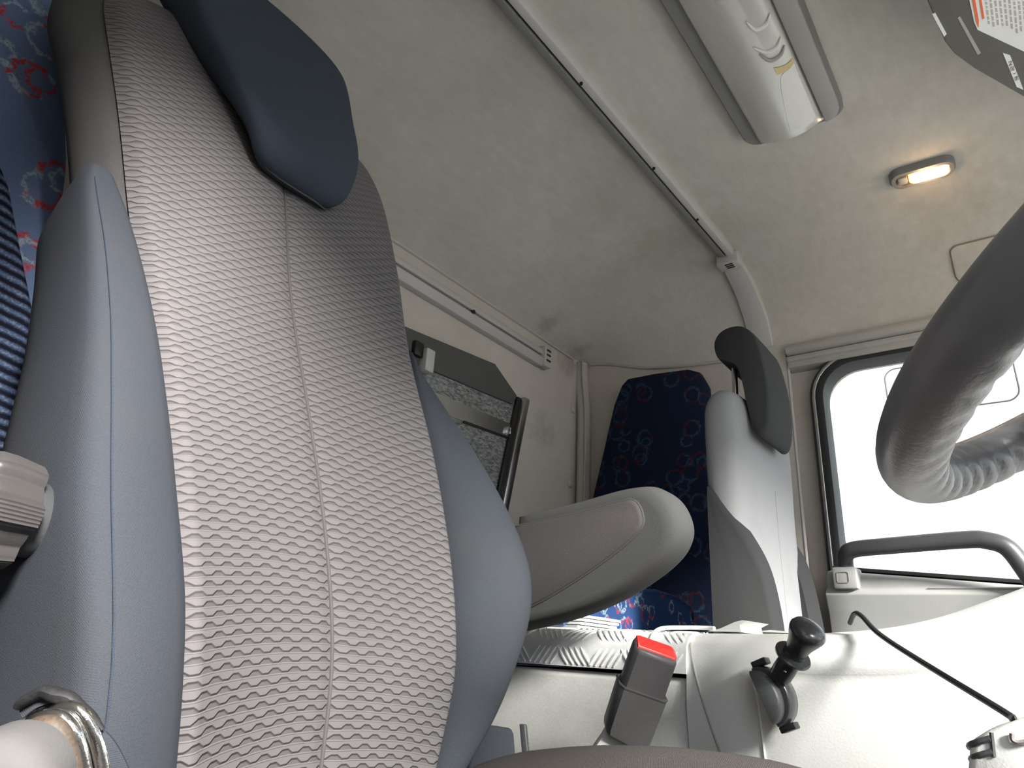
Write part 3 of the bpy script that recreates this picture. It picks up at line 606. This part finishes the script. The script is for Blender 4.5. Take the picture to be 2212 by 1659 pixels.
# headrest pad hanging over the front of the backrest
bm = bmesh.new(); rs = []
HL = [(.485, .036), (.49, .048), (.51, .060), (.55, .080), (.60, .103), (.65, .122), (.72, .138), (.80, .150), (.845, .13), (.868, .09)]
HR = [(.485, .050), (.49, .062), (.51, .070), (.55, .084), (.60, .100), (.66, .112), (.78, .122), (.84, .112), (.868, .08)]
HX = [(.485, -.606), (.51, -.598), (.55, -.606), (.60, -.628), (.70, -.678), (.80, -.722), (.868, -.765)]
for j in range(26):
    z = .485 + .383 * j / 25; a = cr(HL, z); c_ = cr(HR, z); x = cr(HX, z); T = .034 + .10 * min(1, max(0, (z - .52) / .3)); k = min(1, (z - .485) / .02, (.868 - z) / .02); k = .55 + .45 * max(0, k)
    r = [(-a, -T * .55), (-a * .985, -.012), (-a * .93, -.003), (-a * .5, .004), (0, .006), (c_ * .5, .004), (c_ * .93, -.003), (c_ * .985, -.012), (c_, -T * .55), (c_ * .9, -T), (-a * .9, -T)]
    rs.append([(x + b_ * k - (1-k) * .02, YC + y, z) for y, b_ in r])
rings(bm, rs); hd = bake('headrest', bm, M['head'], seat, subs=2); hd['label'] = 'navy grey headrest pad'
bm = bmesh.new(); tube(bm, spline([(-.622, YC - .040, .493), (-.620, YC - .02, .487), (-.620, YC + .03, .487), (-.626, YC + .056, .493), (-.640, YC + .078, .54), (-.66, YC + .100, .61)], 6), .0018, 6); bake('piping', bm, M['black'], hd)
# seat cushion
bm = bmesh.new(); rs = []
CZ = [(-.44, -.12), (-.426, -.095), (-.38, -.074), (-.347, -.066), (-.285, -.056), (-.213, -.051), (-.15, -.053), (-.10, -.066), (-.04, -.090), (.04, -.105), (.10, -.13)]
for j in range(30):
    x = -.43 + .53 * j / 29; zt = cr(CZ, x)
    r = [(.10, -.26), (.10, -.16), (.115, -.125), (.16, -.115), (.22, -.135), (.36, -.14), (.44, -.125), (.475, (zt - .10) / 2 - .01), (.495, zt - .004), (.510, zt), (.530, zt - .008), (.548, zt - .035), (.552, -.16), (.545, -.26)]
    rs.append([(x, y, z) for y, z in r])
rings(bm, rs); bake('seat_cushion', bm, M['cush'], seat, subs=1)
bm = bmesh.new(); rings(bm, [[(x, .14, z), (x, .53, z), (x, .50, z - .30), (x, .18, z - .30)] for x, z in ((-.42, -.25), (.02, -.25))]); bake('seat_base', bm, M['dark'], seat, bevel=.01)
# armrest on the far side
ap = spline([(-.47, 0, .147), (-.39, 0, .158), (-.335, 0, .167), (-.305, 0, .167), (-.286, 0, .156), (-.275, 0, .139), (-.272, 0, .120), (-.281, 0, .102), (-.304, 0, .083), (-.347, 0, .059), (-.40, 0, .040), (-.47, 0, .025)], 5)
def inset(P, s):
    c = Vector((-.37, 0, .10)); return [Vector((p.x + (c.x - p.x) * s, 0, p.z + (c.z - p.z) * s)) for p in P]
bm = bmesh.new(); rs = []
for y, s in ((.622, .20), (.623, .10), (.628, .04), (.638, 0), (.655, 0), (.664, .05), (.668, .15)): rs.append([(p.x, y, p.z) for p in inset(ap, s)])
rings(bm, rs); ar = bake('armrest', bm, M['armrim'], seat, angle=70); ar['label'] = 'padded grey armrest'
pp = spline([(-.47, 0, .133), (-.39, 0, .142), (-.335, 0, .151), (-.318, 0, .150), (-.310, 0, .135), (-.313, 0, .122), (-.335, 0, .104), (-.375, 0, .080), (-.425, 0, .055), (-.47, 0, .038)], 5)
bm = bmesh.new(); c0 = Vector((-.38, 0, .10)); rings(bm, [[(p.x, .630, p.z) for p in pp], [(p.x, .6205, p.z) for p in pp], [(p.x + (c0.x - p.x) * .06, .6185, p.z + (c0.z - p.z) * .06) for p in pp]]); bake('armrest_panel', bm, M['arm'], ar, angle=70)
bm = bmesh.new(); tube(bm, [(p.x, .6215, p.z) for p in pp[:-1]], .0014, 6); bake('piping', bm, M['armrim'], ar)
bm = bmesh.new(); lathe(bm, (-.50, .57, .09), (0, 1, 0), [(0, .02), (.05, .02)], 20); bake('armrest_pivot', bm, M['dark'], ar)
# lobed adjuster knob on the near side
KC = Vector((-.478, .139, .060)); kax = Vector((.12, -1, .05)).normalized(); kn, kb = frame(kax)
bm = bmesh.new(); rs = []; SEG = 288
def lob(a): 
    c = math.cos(6 * a + .6); s = max(-1, min(1, c * 1.9)); r = 1 + .085 * s
    if s > .6: r += .014 * math.cos(a * 96)
    return r
for h, r in ((-.012, .029), (.004, .031), (.012, .031), (.018, .0295), (.020, .026), (.018, .018), (.018, .001)):
    rs.append([KC + kax * h + (kn * math.cos(2*PI*k/SEG) + kb * math.sin(2*PI*k/SEG)) * r * (lob(2*PI*k/SEG) if r > .02 else 1) for k in range(SEG)])
rings(bm, rs); kk = bake('adjuster_knob', bm, M['knobgrey'], seat, angle=50); kk['label'] = 'ribbed warm grey lobed knob'
bm = bmesh.new(); lathe(bm, KC - kax * .06, kax, [(0, .022), (.05, .022), (.052, .02), (.052, 0)], 32); bake('knob_socket', bm, M['dark'], seat)
# hinge hardware bottom left
bm = bmesh.new(); lathe(bm, Vector((-0.358, 0.1397, -0.062)) + Vector((0, -.004, -.003)), (.50, -.55, -.25), [(-.02, .022), (-.006, .0245), (0, .0245), (.005, .023), (.009, .019), (.011, .012), (.012, 0)], 36); bake('hinge_cap', bm, M['capgrey'], seat)
for nm, P, rad, mt in (('chrome_ring', [(-0.3975, 0.1544, -0.0576), (-0.3926, 0.1528, -0.0465), (-0.3864, 0.1546, -0.0403), (-0.3787, 0.1595, -0.0382), (-0.3741, 0.1652, -0.0426), (-0.3725, 0.1711, -0.0519), (-0.3729, 0.1785, -0.0676)], .0028, 'chrome'), ('worn_ring', [(-0.3884, 0.148, -0.0579), (-0.3833, 0.1472, -0.0481), (-0.3757, 0.1502, -0.0422), (-0.3692, 0.1545, -0.0406), (-0.3657, 0.1593, -0.0449), (-0.3649, 0.1646, -0.0543), (-0.3658, 0.1705, -0.0677)], .0032, 'brown'), ('chrome_ring', [(-0.3898, 0.1595, -0.0392), (-0.3813, 0.1641, -0.035), (-0.3761, 0.1689, -0.0367), (-0.3735, 0.1746, -0.0441), (-0.3724, 0.1801, -0.0534), (-0.3728, 0.1881, -0.0703)], .0026, 'chrome')):
    bm = bmesh.new(); tube(bm, spline(P, 8), rad, 12, sy=1.4); bake(nm, bm, M[mt], seat)
fo = spline([(-0.4085, 0.1548, -0.0372), (-0.4012, 0.1575, -0.0309), (-0.3922, 0.1639, -0.0299), (-0.385, 0.1715, -0.0339), (-0.3787, 0.1808, -0.0428), (-0.3734, 0.1895, -0.052), (-0.3691, 0.2023, -0.0712)], 6); fi = spline([(-0.4043, 0.1561, -0.0412), (-0.3977, 0.1586, -0.0359), (-0.3893, 0.1638, -0.0333), (-0.3829, 0.1702, -0.0363), (-0.3788, 0.1778, -0.0451), (-0.376, 0.1849, -0.055), (-0.3746, 0.1939, -0.0711)], 6)
bm = bmesh.new(); rings(bm, [[p, q, q + Vector((-.006, .003, 0)), p + Vector((-.006, .003, 0))] for p, q in zip(fo, fi)]); bake('sleeve_flap', bm, M['wing'], seat)
bm = bmesh.new(); rings(bm, [[q + Vector((-.001, .001, 0)), q.lerp(Vector((-.395, .178, -.085)), .5 + .04 * math.sin(i * 2.3)) + Vector((-.010, .006, 0)), q + Vector((-.016, .010, 0))] for i, q in enumerate(fi)]); bake('torn_sleeve', bm, M['soot'], seat)
bm = bmesh.new(); tp = [p + Vector((.004, -.002, .0005 + .0005 * math.sin(i * .9))) for i, p in enumerate(fo[:26])]; tube(bm, tp, lambda q: .0022 + .0026 * math.sin(PI * min(1, q * 1.05)) + .0004 * math.sin(q * 17), 10, sy=.7); bake('torn_edge', bm, M['soot'], seat)
# bracket at the right foot of the backrest
bm = bmesh.new(); obox(bm, (-.405, .575, -.085), (.12, .1, -1), (1, .2, 0), (0, 1, 0), .055, .006, .004); bake('hinge_bracket', bm, M['dark'], seat, bevel=.001)
bm = bmesh.new(); prism(bm, [(-.440, .545, -.06), (-.410, .560, -.062), (-.408, .57, -.115), (-.46, .55, -.125)], (-.01, .012, 0)); bake('hinge_cover', bm, M['wing'], seat, bevel=.004)

# ================================================================ PASSENGER SEAT
ps = thing('passenger_seat', (-.42, 1.32, -.5), 'pale grey velour passenger seat beyond the engine cover', 'seat')
y0, y1 = 1.155, 1.49
bm = bmesh.new(); rs = []
PB = [(-.12, -.452), (.06, -.448), (.27, -.461), (.45, -.462), (.50, -.455)]
PF = [(-.12, -.390), (.066, -.392), (.264, -.396), (.42, -.394), (.50, -.40)]
def top(z): return 0 if z < .40 else ((z - .40) / .088) ** 5
n = 30
for j in range(n + 1):
    z = -.12 + .606 * j / n; k = top(z); xb = cr(PB, z) + .022 * k; xf = cr(PF, z) - .014 * k; a = y0 + .03 * k; b_ = y1 - .07 * k
    r = [(a, xb + .012), (a - .004, (xb + xf)/2), (a, xf - .010), (a + .018, xf + .003), ((a+b_)/2, xf + .004), (b_ - .018, xf + .006), (b_, xf - .008), (b_ + .004, (xb+xf)/2), (b_, xb + .012), (b_ - .02, xb), ((a+b_)/2, xb - .006), (a + .02, xb)]
    rs.append([(x, y, z) for y, x in r])
rings(bm, rs); bk = bake('backrest', bm, M['pass_light'], ps, subs=1)
bm = bmesh.new(); tube(bm, [(cr(PF, z) + .0045, 1.34, z) for z in [-.1 + .03*i for i in range(15)]], .0008, 6); bake('centre_seam', bm, M['pass_light'], bk)
for sd, ya, yb in (('n', y0 - .012, y0 + .055), ('f', y1 - .050, y1 + .055)):
    wp = [(-.452, .02), (-.452, .300), (-.440, .290), (-.418, .256), (-.392, .215), (-.368, .165), (-.356, .110), (-.350, .04), (-.348, -.06), (-.36, -.12), (-.452, -.12)]
    if sd == 'f': wp = [(-.452, .02), (-.452, .27), (-.425, .265), (-.400, .230), (-.384, .18), (-.374, .110), (-.37, .04), (-.37, -.12), (-.452, -.12)]
    wp = spline([(a, 0, b_) for a, b_ in wp[1:-1]], 4) + [Vector((-.452, 0, -.12))]
    c = Vector((-.42, 0, .05)); bm = bmesh.new(); rs = []
    for q, s in ((0, .10), (.12, .03), (.35, 0), (.75, 0), (1, .12)): rs.append([(p.x + (c.x - p.x) * s, ya + (yb - ya) * q, p.z + (c.z - p.z) * s) for p in wp])
    rings(bm, rs); bw = bake('side_bolster', bm, M['pass_dark'], ps, angle=60); bw['label'] = 'dark grey side wing'
bm = bmesh.new()
hp_ = [(-.448, .578), (-.446, .598), (-.434, .613), (-.414, .619), (-.392, .616), (-.374, .600), (-.363, .575), (-.352, .50), (-.353, .43), (-.361, .398), (-.374, .392), (-.383, .410), (-.390, .450), (-.397, .500), (-.404, .530), (-.418, .545), (-.440, .556)]
hp_ = spline([(a, 0, b_) for a, b_ in hp_], 3, closed=True); c = Vector((-.395, 0, .53)); rs = []
for y, s in ((1.208, .16), (1.211, .06), (1.218, .0), (1.27, -.02), (1.345, 0), (1.355, .06), (1.359, .18)): rs.append([(p.x + (c.x - p.x) * s * .5, y, p.z + (c.z - p.z) * s * .3) for p in hp_])
rings(bm, rs); ph = bake('headrest', bm, M['pass_head'], ps, angle=60); ph['label'] = 'dark grey hooked headrest'
for yy in (1.255, 1.325):
    bm = bmesh.new(); tube(bm, [(-.427, yy, .44), (-.425, yy, .56)], .0055, 10); bake('headrest_post', bm, M['steel'], ps)
bm = bmesh.new(); rs = []
for x, k in ((-.44, .9), (-.42, 1), (-.05, 1), (-.02, .8)): rs.append([(x, 1.12 + .02*(1-k), -.19), (x, 1.12, -.10 * 1), (x, 1.16, -.06), (x, 1.32, -.075), (x, 1.48, -.06), (x, 1.53, -.10), (x, 1.53, -.19)])
rings(bm, rs); bake('seat_cushion', bm, M['pass_light'], ps, bevel=.01)
bm = bmesh.new(); box(bm, (-.40, 1.15, -.54), (-.08, 1.50, -.19)); bake('seat_base', bm, M['dark'], ps, bevel=.01)

# ================================================================ ENGINE COVER, CHECKER PLATE, DASHBOARD
TOP = [(-.62, .030), (-.30, .033), (-.23, .034), (-.17, .037), (-.12, .043), (-.08, .053), (-.04, .068), (.02, .090), (.15, .110), (.30, .12), (.78, .13)]
LINE = [(-.62, -.05), (-.30, -.03), (-.22, .0), (-.168, .003), (-.093, .010), (-.024, .032), (.1, .06), (.3, .09), (.78, .10)]
def tprof(x):
    zt = cr(TOP, x); k = max(0, min(1, (x + .31) / .06)); k = k*k*(3-2*k); zl = cr(LINE, x); far = 1.05 + 0 * x
    ys = .70 - .012 * k; st = .0035 * max(0, min(1, (x + .24) / .05))
    zl2 = min(zl, zt - .022)
    return [(ys + .01, -.54), (ys + .006, -.20), (ys + .004, -.08), (ys + st, zl2 - .010), (ys + st * .9, zl2 - .003), (ys, zl2 + .001), (ys + .002, zl2 + (zt - zl2) * .35), (ys + .010, zt - .012), (ys + .022, zt - .004), (ys + .045, zt), (ys + .12, zt + .002), (far - .02, zt + .002), (far, zt - .01), (far + .01, -.2), (far + .01, -.54)]
bm = bmesh.new(); xs = [-.305 + .0125 * i for i in range(70)]
xs = [x for x in xs if x < .41]
rings(bm, [[(x, y, z) for y, z in tprof(x)] for x in xs]); cs = bake('engine_console', bm, M['dash'], angle=50)
tag(cs, 'pale sunlit engine console rising towards the windscreen behind the buckle', 'console')
def face_y(x, z):
    P = tprof(x)
    for (ya, za), (yb, zb_) in zip(P, P[1:]):
        if za <= z <= zb_: return ya + (yb - ya) * (z - za) / max(1e-6, zb_ - za)
    return P[5][0]
sm = spline([(-.3035, 0, .022), (-.301, 0, .010), (-.297, 0, -.001), (-.285, 0, -.035), (-.272, 0, -.07), (-.25, 0, -.12)], 5)
bm = bmesh.new(); tube(bm, [(p.x, face_y(p.x, p.z) - .0002, p.z) for p in sm], .0011, 6); bake('panel_seam', bm, M['lampgrey'], cs)
bm = bmesh.new(); pr_ = spline([(-.236, .687, -.012), (-.233, .685, -.020), (-.231, .684, -.045), (-.229, .684, -.085)], 4); tube(bm, [(p.x, face_y(p.x, p.z) - .0002, p.z) for p in pr_], .0012, 6); bake('panel_edge', bm, M['dash'], cs)
# rear half of the tunnel
bm = bmesh.new(); rings(bm, [[(x, .705, -.54), (x, .705, -.016), (x, .709, -.0115), (x, 1.04, -.0115), (x, 1.05, -.54)] for x in (-.615, -.305)]); tag(bake('engine_cover', bm, M['tunnel'], bevel=.003), 'grey engine cover side panel below the checker plate', 'engine cover')
bm = bmesh.new(); pl_ = [(.701, -.0075), (.701, .006), (.703, .018), (.710, .027), (.722, .032), (.76, .0335), (1.03, .0335), (1.045, .025), (1.045, -.0075)]
rings(bm, [[(x, y, z) for y, z in pl_] for x in (-.600, -.5, -.4, -.305)]); cp_ = tag(bake('checker_plate', bm, M['alu'], angle=35), 'aluminium checker plate folded over the edge of the engine cover', 'checker plate')
def plate(u):                                                  # distance along the fold -> point and normal
    P = [Vector((0, a, b_)) for a, b_ in pl_[:7]]; L = 0
    for a, b_ in zip(P, P[1:]):
        s = (b_ - a).length
        if L + s >= u: 
            t_ = (b_ - a) / s; return a + t_ * (u - L), Vector((0, -t_.z, t_.y))
        L += s
    return P[-1], Vector((0, 0, 1))
bm = bmesh.new(); cell = .040
for gi in range(-1, 9):
    for gj in range(0, 9):
        cx = -.595 + gi * cell; cu = .010 + gj * .029; ang = (1 if (gi + gj) % 2 else -1) * math.radians(52)
        for k in range(-2, 3):
            ox = cx + k * .0075; 
            rs = []
            for q in range(-4, 5):
                s = q / 4 * .0135; xx = ox + s * math.cos(ang); uu = cu + s * abs(math.sin(ang)) * (1 if ang > 0 else -1) * 1.0
                if uu < .001 or xx < -.598 or xx > -.308 or uu > .3: continue
                p, nn = plate(uu); p = Vector((xx, p.y, p.z)); wd = .0016 * math.sqrt(max(.02, 1 - (q/4) ** 2)); tt = Vector((math.cos(ang), 0, 0)) + nn.cross(Vector((1, 0, 0))) * math.sin(ang); sd = nn.cross(tt).normalized() * wd
                rs.append([p - sd - nn * .0005, p - sd * .5 + nn * .0017 * (wd/.0016), p + sd * .5 + nn * .0017 * (wd/.0016), p + sd - nn * .0005])
            if len(rs) > 3: rings(bm, rs)
o = bake('tread_pattern', bm, M['alu'], cp_); 
# dashboard across the cab
bm = bmesh.new(); rs = []
for y in (.0, .10, .3, .5, .7, 1.0, 1.3, 1.5, 1.62):
    rs.append([(x, y, z) for x, z in ((.42, -.54), (.42, -.10), (.42, .04), (.44, .085), (.48, .105), (.55, .12), (.78, .10), (.79, -.54))])
rings(bm, rs); tag(bake('dashboard', bm, M['dash'], bevel=.012), 'pale grey dashboard below the windscreen', 'dashboard')

# lever with half-round base on the console
B0 = Vector((-.2085, .655, -.004)); T0 = Vector((-.166, .642, .044)); ax = (T0 - B0).normalized(); ax = (ax + Vector((0, -.25, 0))).normalized()
S = .81
lv = thing('parking_brake_lever', tuple(B0 - ax * .02), 'black plastic brake lever with flared knob, collar and half-round base', 'lever')
Bp = Vector((-.1975, .660, .0015)); S = .80
def lv_part(name, off, prof, par, seg=40):
    bm = bmesh.new(); lathe(bm, Bp + ax * off * S, ax, [(h * S, q * S) for h, q in prof], seg); return bake(name, bm, M['blackgloss'], par)
shf = lv_part('shaft', 0, [(-.010, .0095), (-.008, .0115), (.004, .0118), (.026, .0105), (.028, .009)], lv)
lv_part('collar', .019, [(0, .009), (0, .0175), (.0015, .0190), (.0035, .0192), (.005, .0180), (.0055, .012), (.010, .0115)], lv)
lv_part('knob', .0265, [(0, .0115), (.006, .0118), (.014, .0135), (.022, .0165), (.028, .0185), (.031, .0188), (.035, .0168), (.038, .0115), (.0395, .005), (.040, 0)], lv)
bm = bmesh.new(); lathe(bm, Bp + ax * .003 + Vector((.002, -.0092, -.003)), (0, -1, -.2), [(0, .0012), (.0012, .0008), (.0014, 0)], 10); bake('rivet', bm, M['chrome'], shf)
# base: half disc, flat edge towards the rear
e0 = Vector((-.2285, .672, .0045)); e1 = Vector((-.206, .672, -.0475)); mid = (e0 + e1) / 2; ed = (e1 - e0); R_ = ed.length / 2; ed.normalize(); nd = Vector((-ed.z, 0, ed.x)); nd = nd if nd.x > 0 else -nd
def half(r, y, k=.72): return [mid + ed * (-r * math.cos(PI * i / 24)) + nd * (r * k * math.sin(PI * i / 24)) + Vector((0, y, 0)) for i in range(25)]
bm = bmesh.new(); rings(bm, [half(R_ * .90, .012, .86), half(R_ * .92, -.004, .86), half(R_ * .86, -.010, .84)]); bs = bake('base_housing', bm, M['blackgloss'], lv, bevel=.001)
bm = bmesh.new(); rings(bm, [half(R_ * .80, -.008, .70), half(R_ * .78, -.0175, .70), half(R_ * .70, -.020, .66)]); bake('face_plate', bm, M['dark'], bs, angle=60)
for q in (e0 + ed * .001 + nd * .007, e1 - ed * .001 + nd * .006):
    bm = bmesh.new(); obox(bm, q + Vector((0, .002, 0)), nd, ed, (0, 1, 0), .014, .0055, .014); bake('base_lug', bm, M['black'], bs, bevel=.001)

# bent rod from the stalk up over the console
bm = bmesh.new(); rod = spline([(-.158, .742, .046), (-.151, .731, .0535), (-.142, .715, .051), (-.1225, .680, .0338), (-.085, .630, .0112), (-.0375, .552, -.0143), (-.032, .54, -.018)], 8)
tube(bm, rod, .0022, 8); tag(bake('bent_rod', bm, M['rubber']), 'thin black bent rod leaning over the pale console, right of the brake lever', 'rod')
# steering column stalk / switch housing
stc = thing('column_switch', (-.04, .52, -.06), 'light grey column switch housing with dark ribs, bottom right corner', 'switch')
bm = bmesh.new(); rs = []
sh = [(-.0540, -.060), (-.0555, -.045), (-.0530, -.034), (-.0500, -.0290), (-.0420, -.0235), (-.0280, -.0175), (.0, -.012), (.03, -.03), (.03, -.08), (-.04, -.09)]
for y, k in ((.500, .90), (.503, .98), (.512, 1), (.57, 1), (.59, .9)): rs.append([(-.01 + (x + .01) * k, y, -.05 + (z + .05) * k) for x, z in sh])
rings(bm, rs); sw = bake('housing', bm, M['dash'], stc, angle=60)
for k, dz in enumerate((0, -.0065)):
    bm = bmesh.new(); tube(bm, spline([(-.0545, .535, -.036 + dz), (-.0535, .512, -.0335 + dz), (-.0500, .5015, -.0310 + dz), (-.0415, .4992, -.0275 + dz)], 5), .0017, 8); bake('dark_rib', bm, M['dark'], sw)
bm = bmesh.new(); tube(bm, [(-.0413, .4992, -.0365), (-.0405, .4992, -.0245)], .0012, 6); bake('rib_edge', bm, M['dark'], sw)
bm = bmesh.new(); tube(bm, spline([(-.031, .498, -.024), (-.031, .498, -.0275), (-.026, .498, -.0275), (-.010, .498, -.021)], 4), .0014, 6); bake('slot', bm, M['ink'], sw)

# seat belt buckle by the driver seat
bk = thing('seat_belt_buckle', (-.33, .62, -.10), 'black seat belt buckle with a red release button beside the driver seat', 'buckle')
def dep(p): return Vector(p)
a = Vector((-.305, .595, .022)); b_ = Vector((-.278, .622, .010)); c = Vector((-.343, .601, -.049)); d = Vector((-.312, .634, -.068))
up = ((a + b_) - (c + d)).normalized(); wx = (b_ - a).normalized(); wx = (wx - up * wx.dot(up)).normalized(); nn = up.cross(wx).normalized()
if nn.y > 0: nn = -nn                                           # towards the driver
cen = (a + b_ + c + d) / 4; Wd = (b_ - a).length * 1.0; Ln = ((a + b_)/2 - (c + d)/2).length; tk = .024
def bp(u, v, n_): return cen + wx * (u * Wd / 2) + up * (v * Ln / 2) + nn * (n_ * tk / 2)
bm = bmesh.new(); rs = []
for v, s in ((-.15, .98), (.90, .98), (.97, .93), (1.0, .86)):
    rs.append([bp(u * s, v - (.07 * (n_ + 1) if v > .8 else 0), n_ * s) for u, n_ in ((-1, -.6), (-.85, -1), (.85, -1), (1, -.6), (1, .6), (.85, 1), (-.85, 1), (-1, .6))])
rings(bm, rs); bake('buckle_body', bm, M['buckle'], bk, angle=50)
bm = bmesh.new(); rs = []
for v, s in ((.97, .92), (1.025, .90), (1.045, .80)): rs.append([bp(u * s + .02, v - .07 * (n_ * .8 + 1), n_ * s * .92) for u, n_ in ((-1, -.8), (.9, -.8), (1, -.5), (1, .5), (.9, .8), (-1, .8))])
rings(bm, rs); rbt = bake('release_button', bm, M['red'], bk, angle=50); rbt['label'] = 'red release button'
bm = bmesh.new(); rs = []
for v, s, dx in ((.02, 1.07, 0), (-.02, 1.10, 0), (-.90, 1.04, 0), (-1.02, .98, 0)):
    rs.append([bp(u * s + dx, v - (.07 * (u + 1) if v < -.8 else 0), n_ * s * 1.12) for u, n_ in ((-1, -.6), (-.85, -1), (.85, -1), (1, -.6), (1, .6), (.85, 1), (-.85, 1), (-1, .6))])
rings(bm, rs); sl = bake('sleeve', bm, M['buckle'], bk, angle=50)
bm = bmesh.new(); tube(bm, [bp(u * 1.09, .012, n_ * 1.18) for u, n_ in ((-1, -.6), (-.85, -1), (.85, -1), (1, -.6), (1, .6), (.85, 1), (-.85, 1), (-1, .6))], .0011, 6, closed=True); bake('sleeve_edge', bm, M['knobgrey'], sl)
bm = bmesh.new(); rs = []
for v, s, bend in ((-.88, .88, 0), (-1.2, .92, -.1), (-1.6, 1.0, -.35), (-2.2, 1.1, -.5)): rs.append([bp(u * s + bend * .6, v, n_ * .35) for u, n_ in ((-1, -1), (1, -1), (1, 1), (-1, 1))])
rings(bm, rs); stp = bake('stalk_cover', bm, M['tunnel'], bk, bevel=.001)

# small clutter on the cover
t = thing('paper_booklet', (-.50, .86, .034), 'blue and white folded booklet lying on the checker plate beside the seat', 'booklet')
bm = bmesh.new()
for k in range(4): obox(bm, (-.512 + .004 * k, .80, .0365 + .0042 * k), (1, .1 * k - .1, 0), (0, 1, 0), (.02, 0, 1), .100 - .006*k, .09, .0030)
bake('pages', bm, M['white'], t, smooth=False)
for k in range(3):
    bm = bmesh.new(); obox(bm, (-.52 + .004 * k, .7535, .0390 + .0042 * k), (1, .1*k-.1, 0), (0, 1, 0), (0, 0, 1), .080, .006, .0024); bake('cover_stripe', bm, M['paperblue'], t, smooth=False)
bm = bmesh.new(); vs_ = [(-.305, .76, .036), (-.290, .758, .039), (-.272, .755, .046), (-.264, .753, .0475), (-.258, .752, .047), (-.267, .753, .043), (-.266, .754, .036)]
prism(bm, vs_, (.006, .05, 0)); tag(bake('crumpled_paper', bm, M['white'], smooth=False), 'crumpled white paper scrap standing on the console edge', 'paper')
bm = bmesh.new(); prism(bm, [(-.250, .75, .0365), (-.235, .75, .0385), (-.215, .75, .0375), (-.205, .75, .0360)], (.01, .05, .001)); tag(bake('flat_paper', bm, M['white'], smooth=False), 'thin white paper lying flat on the console, right of the crumpled scrap', 'paper')
bm = bmesh.new(); tube(bm, spline([(-.345, .706, .014), (-.345, .708, .026), (-.338, .716, .035), (-.32, .74, .038), (-.300, .745, .0385), (-.290, .742, .038)], 6), .0022, 8); tag(bake('white_cord', bm, M['white']), 'short white cord looped over the checker plate edge above the buckle', 'cord')

# ================================================================ STEERING WHEEL
wh = thing('steering_wheel', (.113, .480, .2375), 'dark grey leather-covered steering wheel rim at the right edge', 'steering wheel')
CW = Vector((.11289, .48023, .23752)); tl, ya = .60236, .11899; nW = Vector((-math.sin(tl) * math.cos(ya), -math.sin(tl) * math.sin(ya), math.cos(tl)))
uW = Vector((0, 1, 0)).cross(nW).normalized(); vW = nW.cross(uW); RR = .2045
bm = bmesh.new(); rs = []; NN = 360; SG = 28
for i in range(NN):
    a = 2 * PI * i / NN; rd = uW * math.cos(a) + vW * math.sin(a); p = CW + rd * RR; ring = []
    for k in range(SG):
        ph_ = 2 * PI * k / SG; c, s = math.cos(ph_), math.sin(ph_)     # c outward, s along the normal
        inner = max(0, -c * .75 - s * .55 - .10)
        wr_ = math.cos(a * 52 + 1.5 * math.sin(a * 7) + ph_ * 2) * .5 + .5
        r = .0183 - .0046 * inner * wr_ ** 3 + .0012 * inner + .0006 * math.sin(a * 5 + ph_)
        ring.append(p + rd * (c * r) + nW * (s * r))
    rs.append(ring)
R0 = rings(bm, rs, cap=False)
for k in range(SG): bm.faces.new((R0[-1][k], R0[-1][(k+1) % SG], R0[0][(k+1) % SG], R0[0][k]))
bake('rim', bm, M['leather'], wh, angle=180)
bm = bmesh.new(); lathe(bm, CW - nW * .06, nW, [(0, .045), (.02, .06), (.045, .065), (.055, .06), (.060, .045), (.061, 0)], 32); bake('hub', bm, M['dark'], wh)
for a in (math.radians(55), math.radians(-55), math.radians(125), math.radians(-125)):
    rd = uW * math.cos(a) + vW * math.sin(a); bm = bmesh.new(); tube(bm, [CW - nW * .035 + rd * .05, CW - nW * .02 + rd * .12, CW + rd * .195], .011, 10, sy=1.5); bake('spoke', bm, M['dark'], wh)
bm = bmesh.new(); tube(bm, [CW - nW * .05, CW - nW * .14, CW - nW * .24 + Vector((.03, 0, 0))], .03, 16); bake('column', bm, M['dark'], wh)
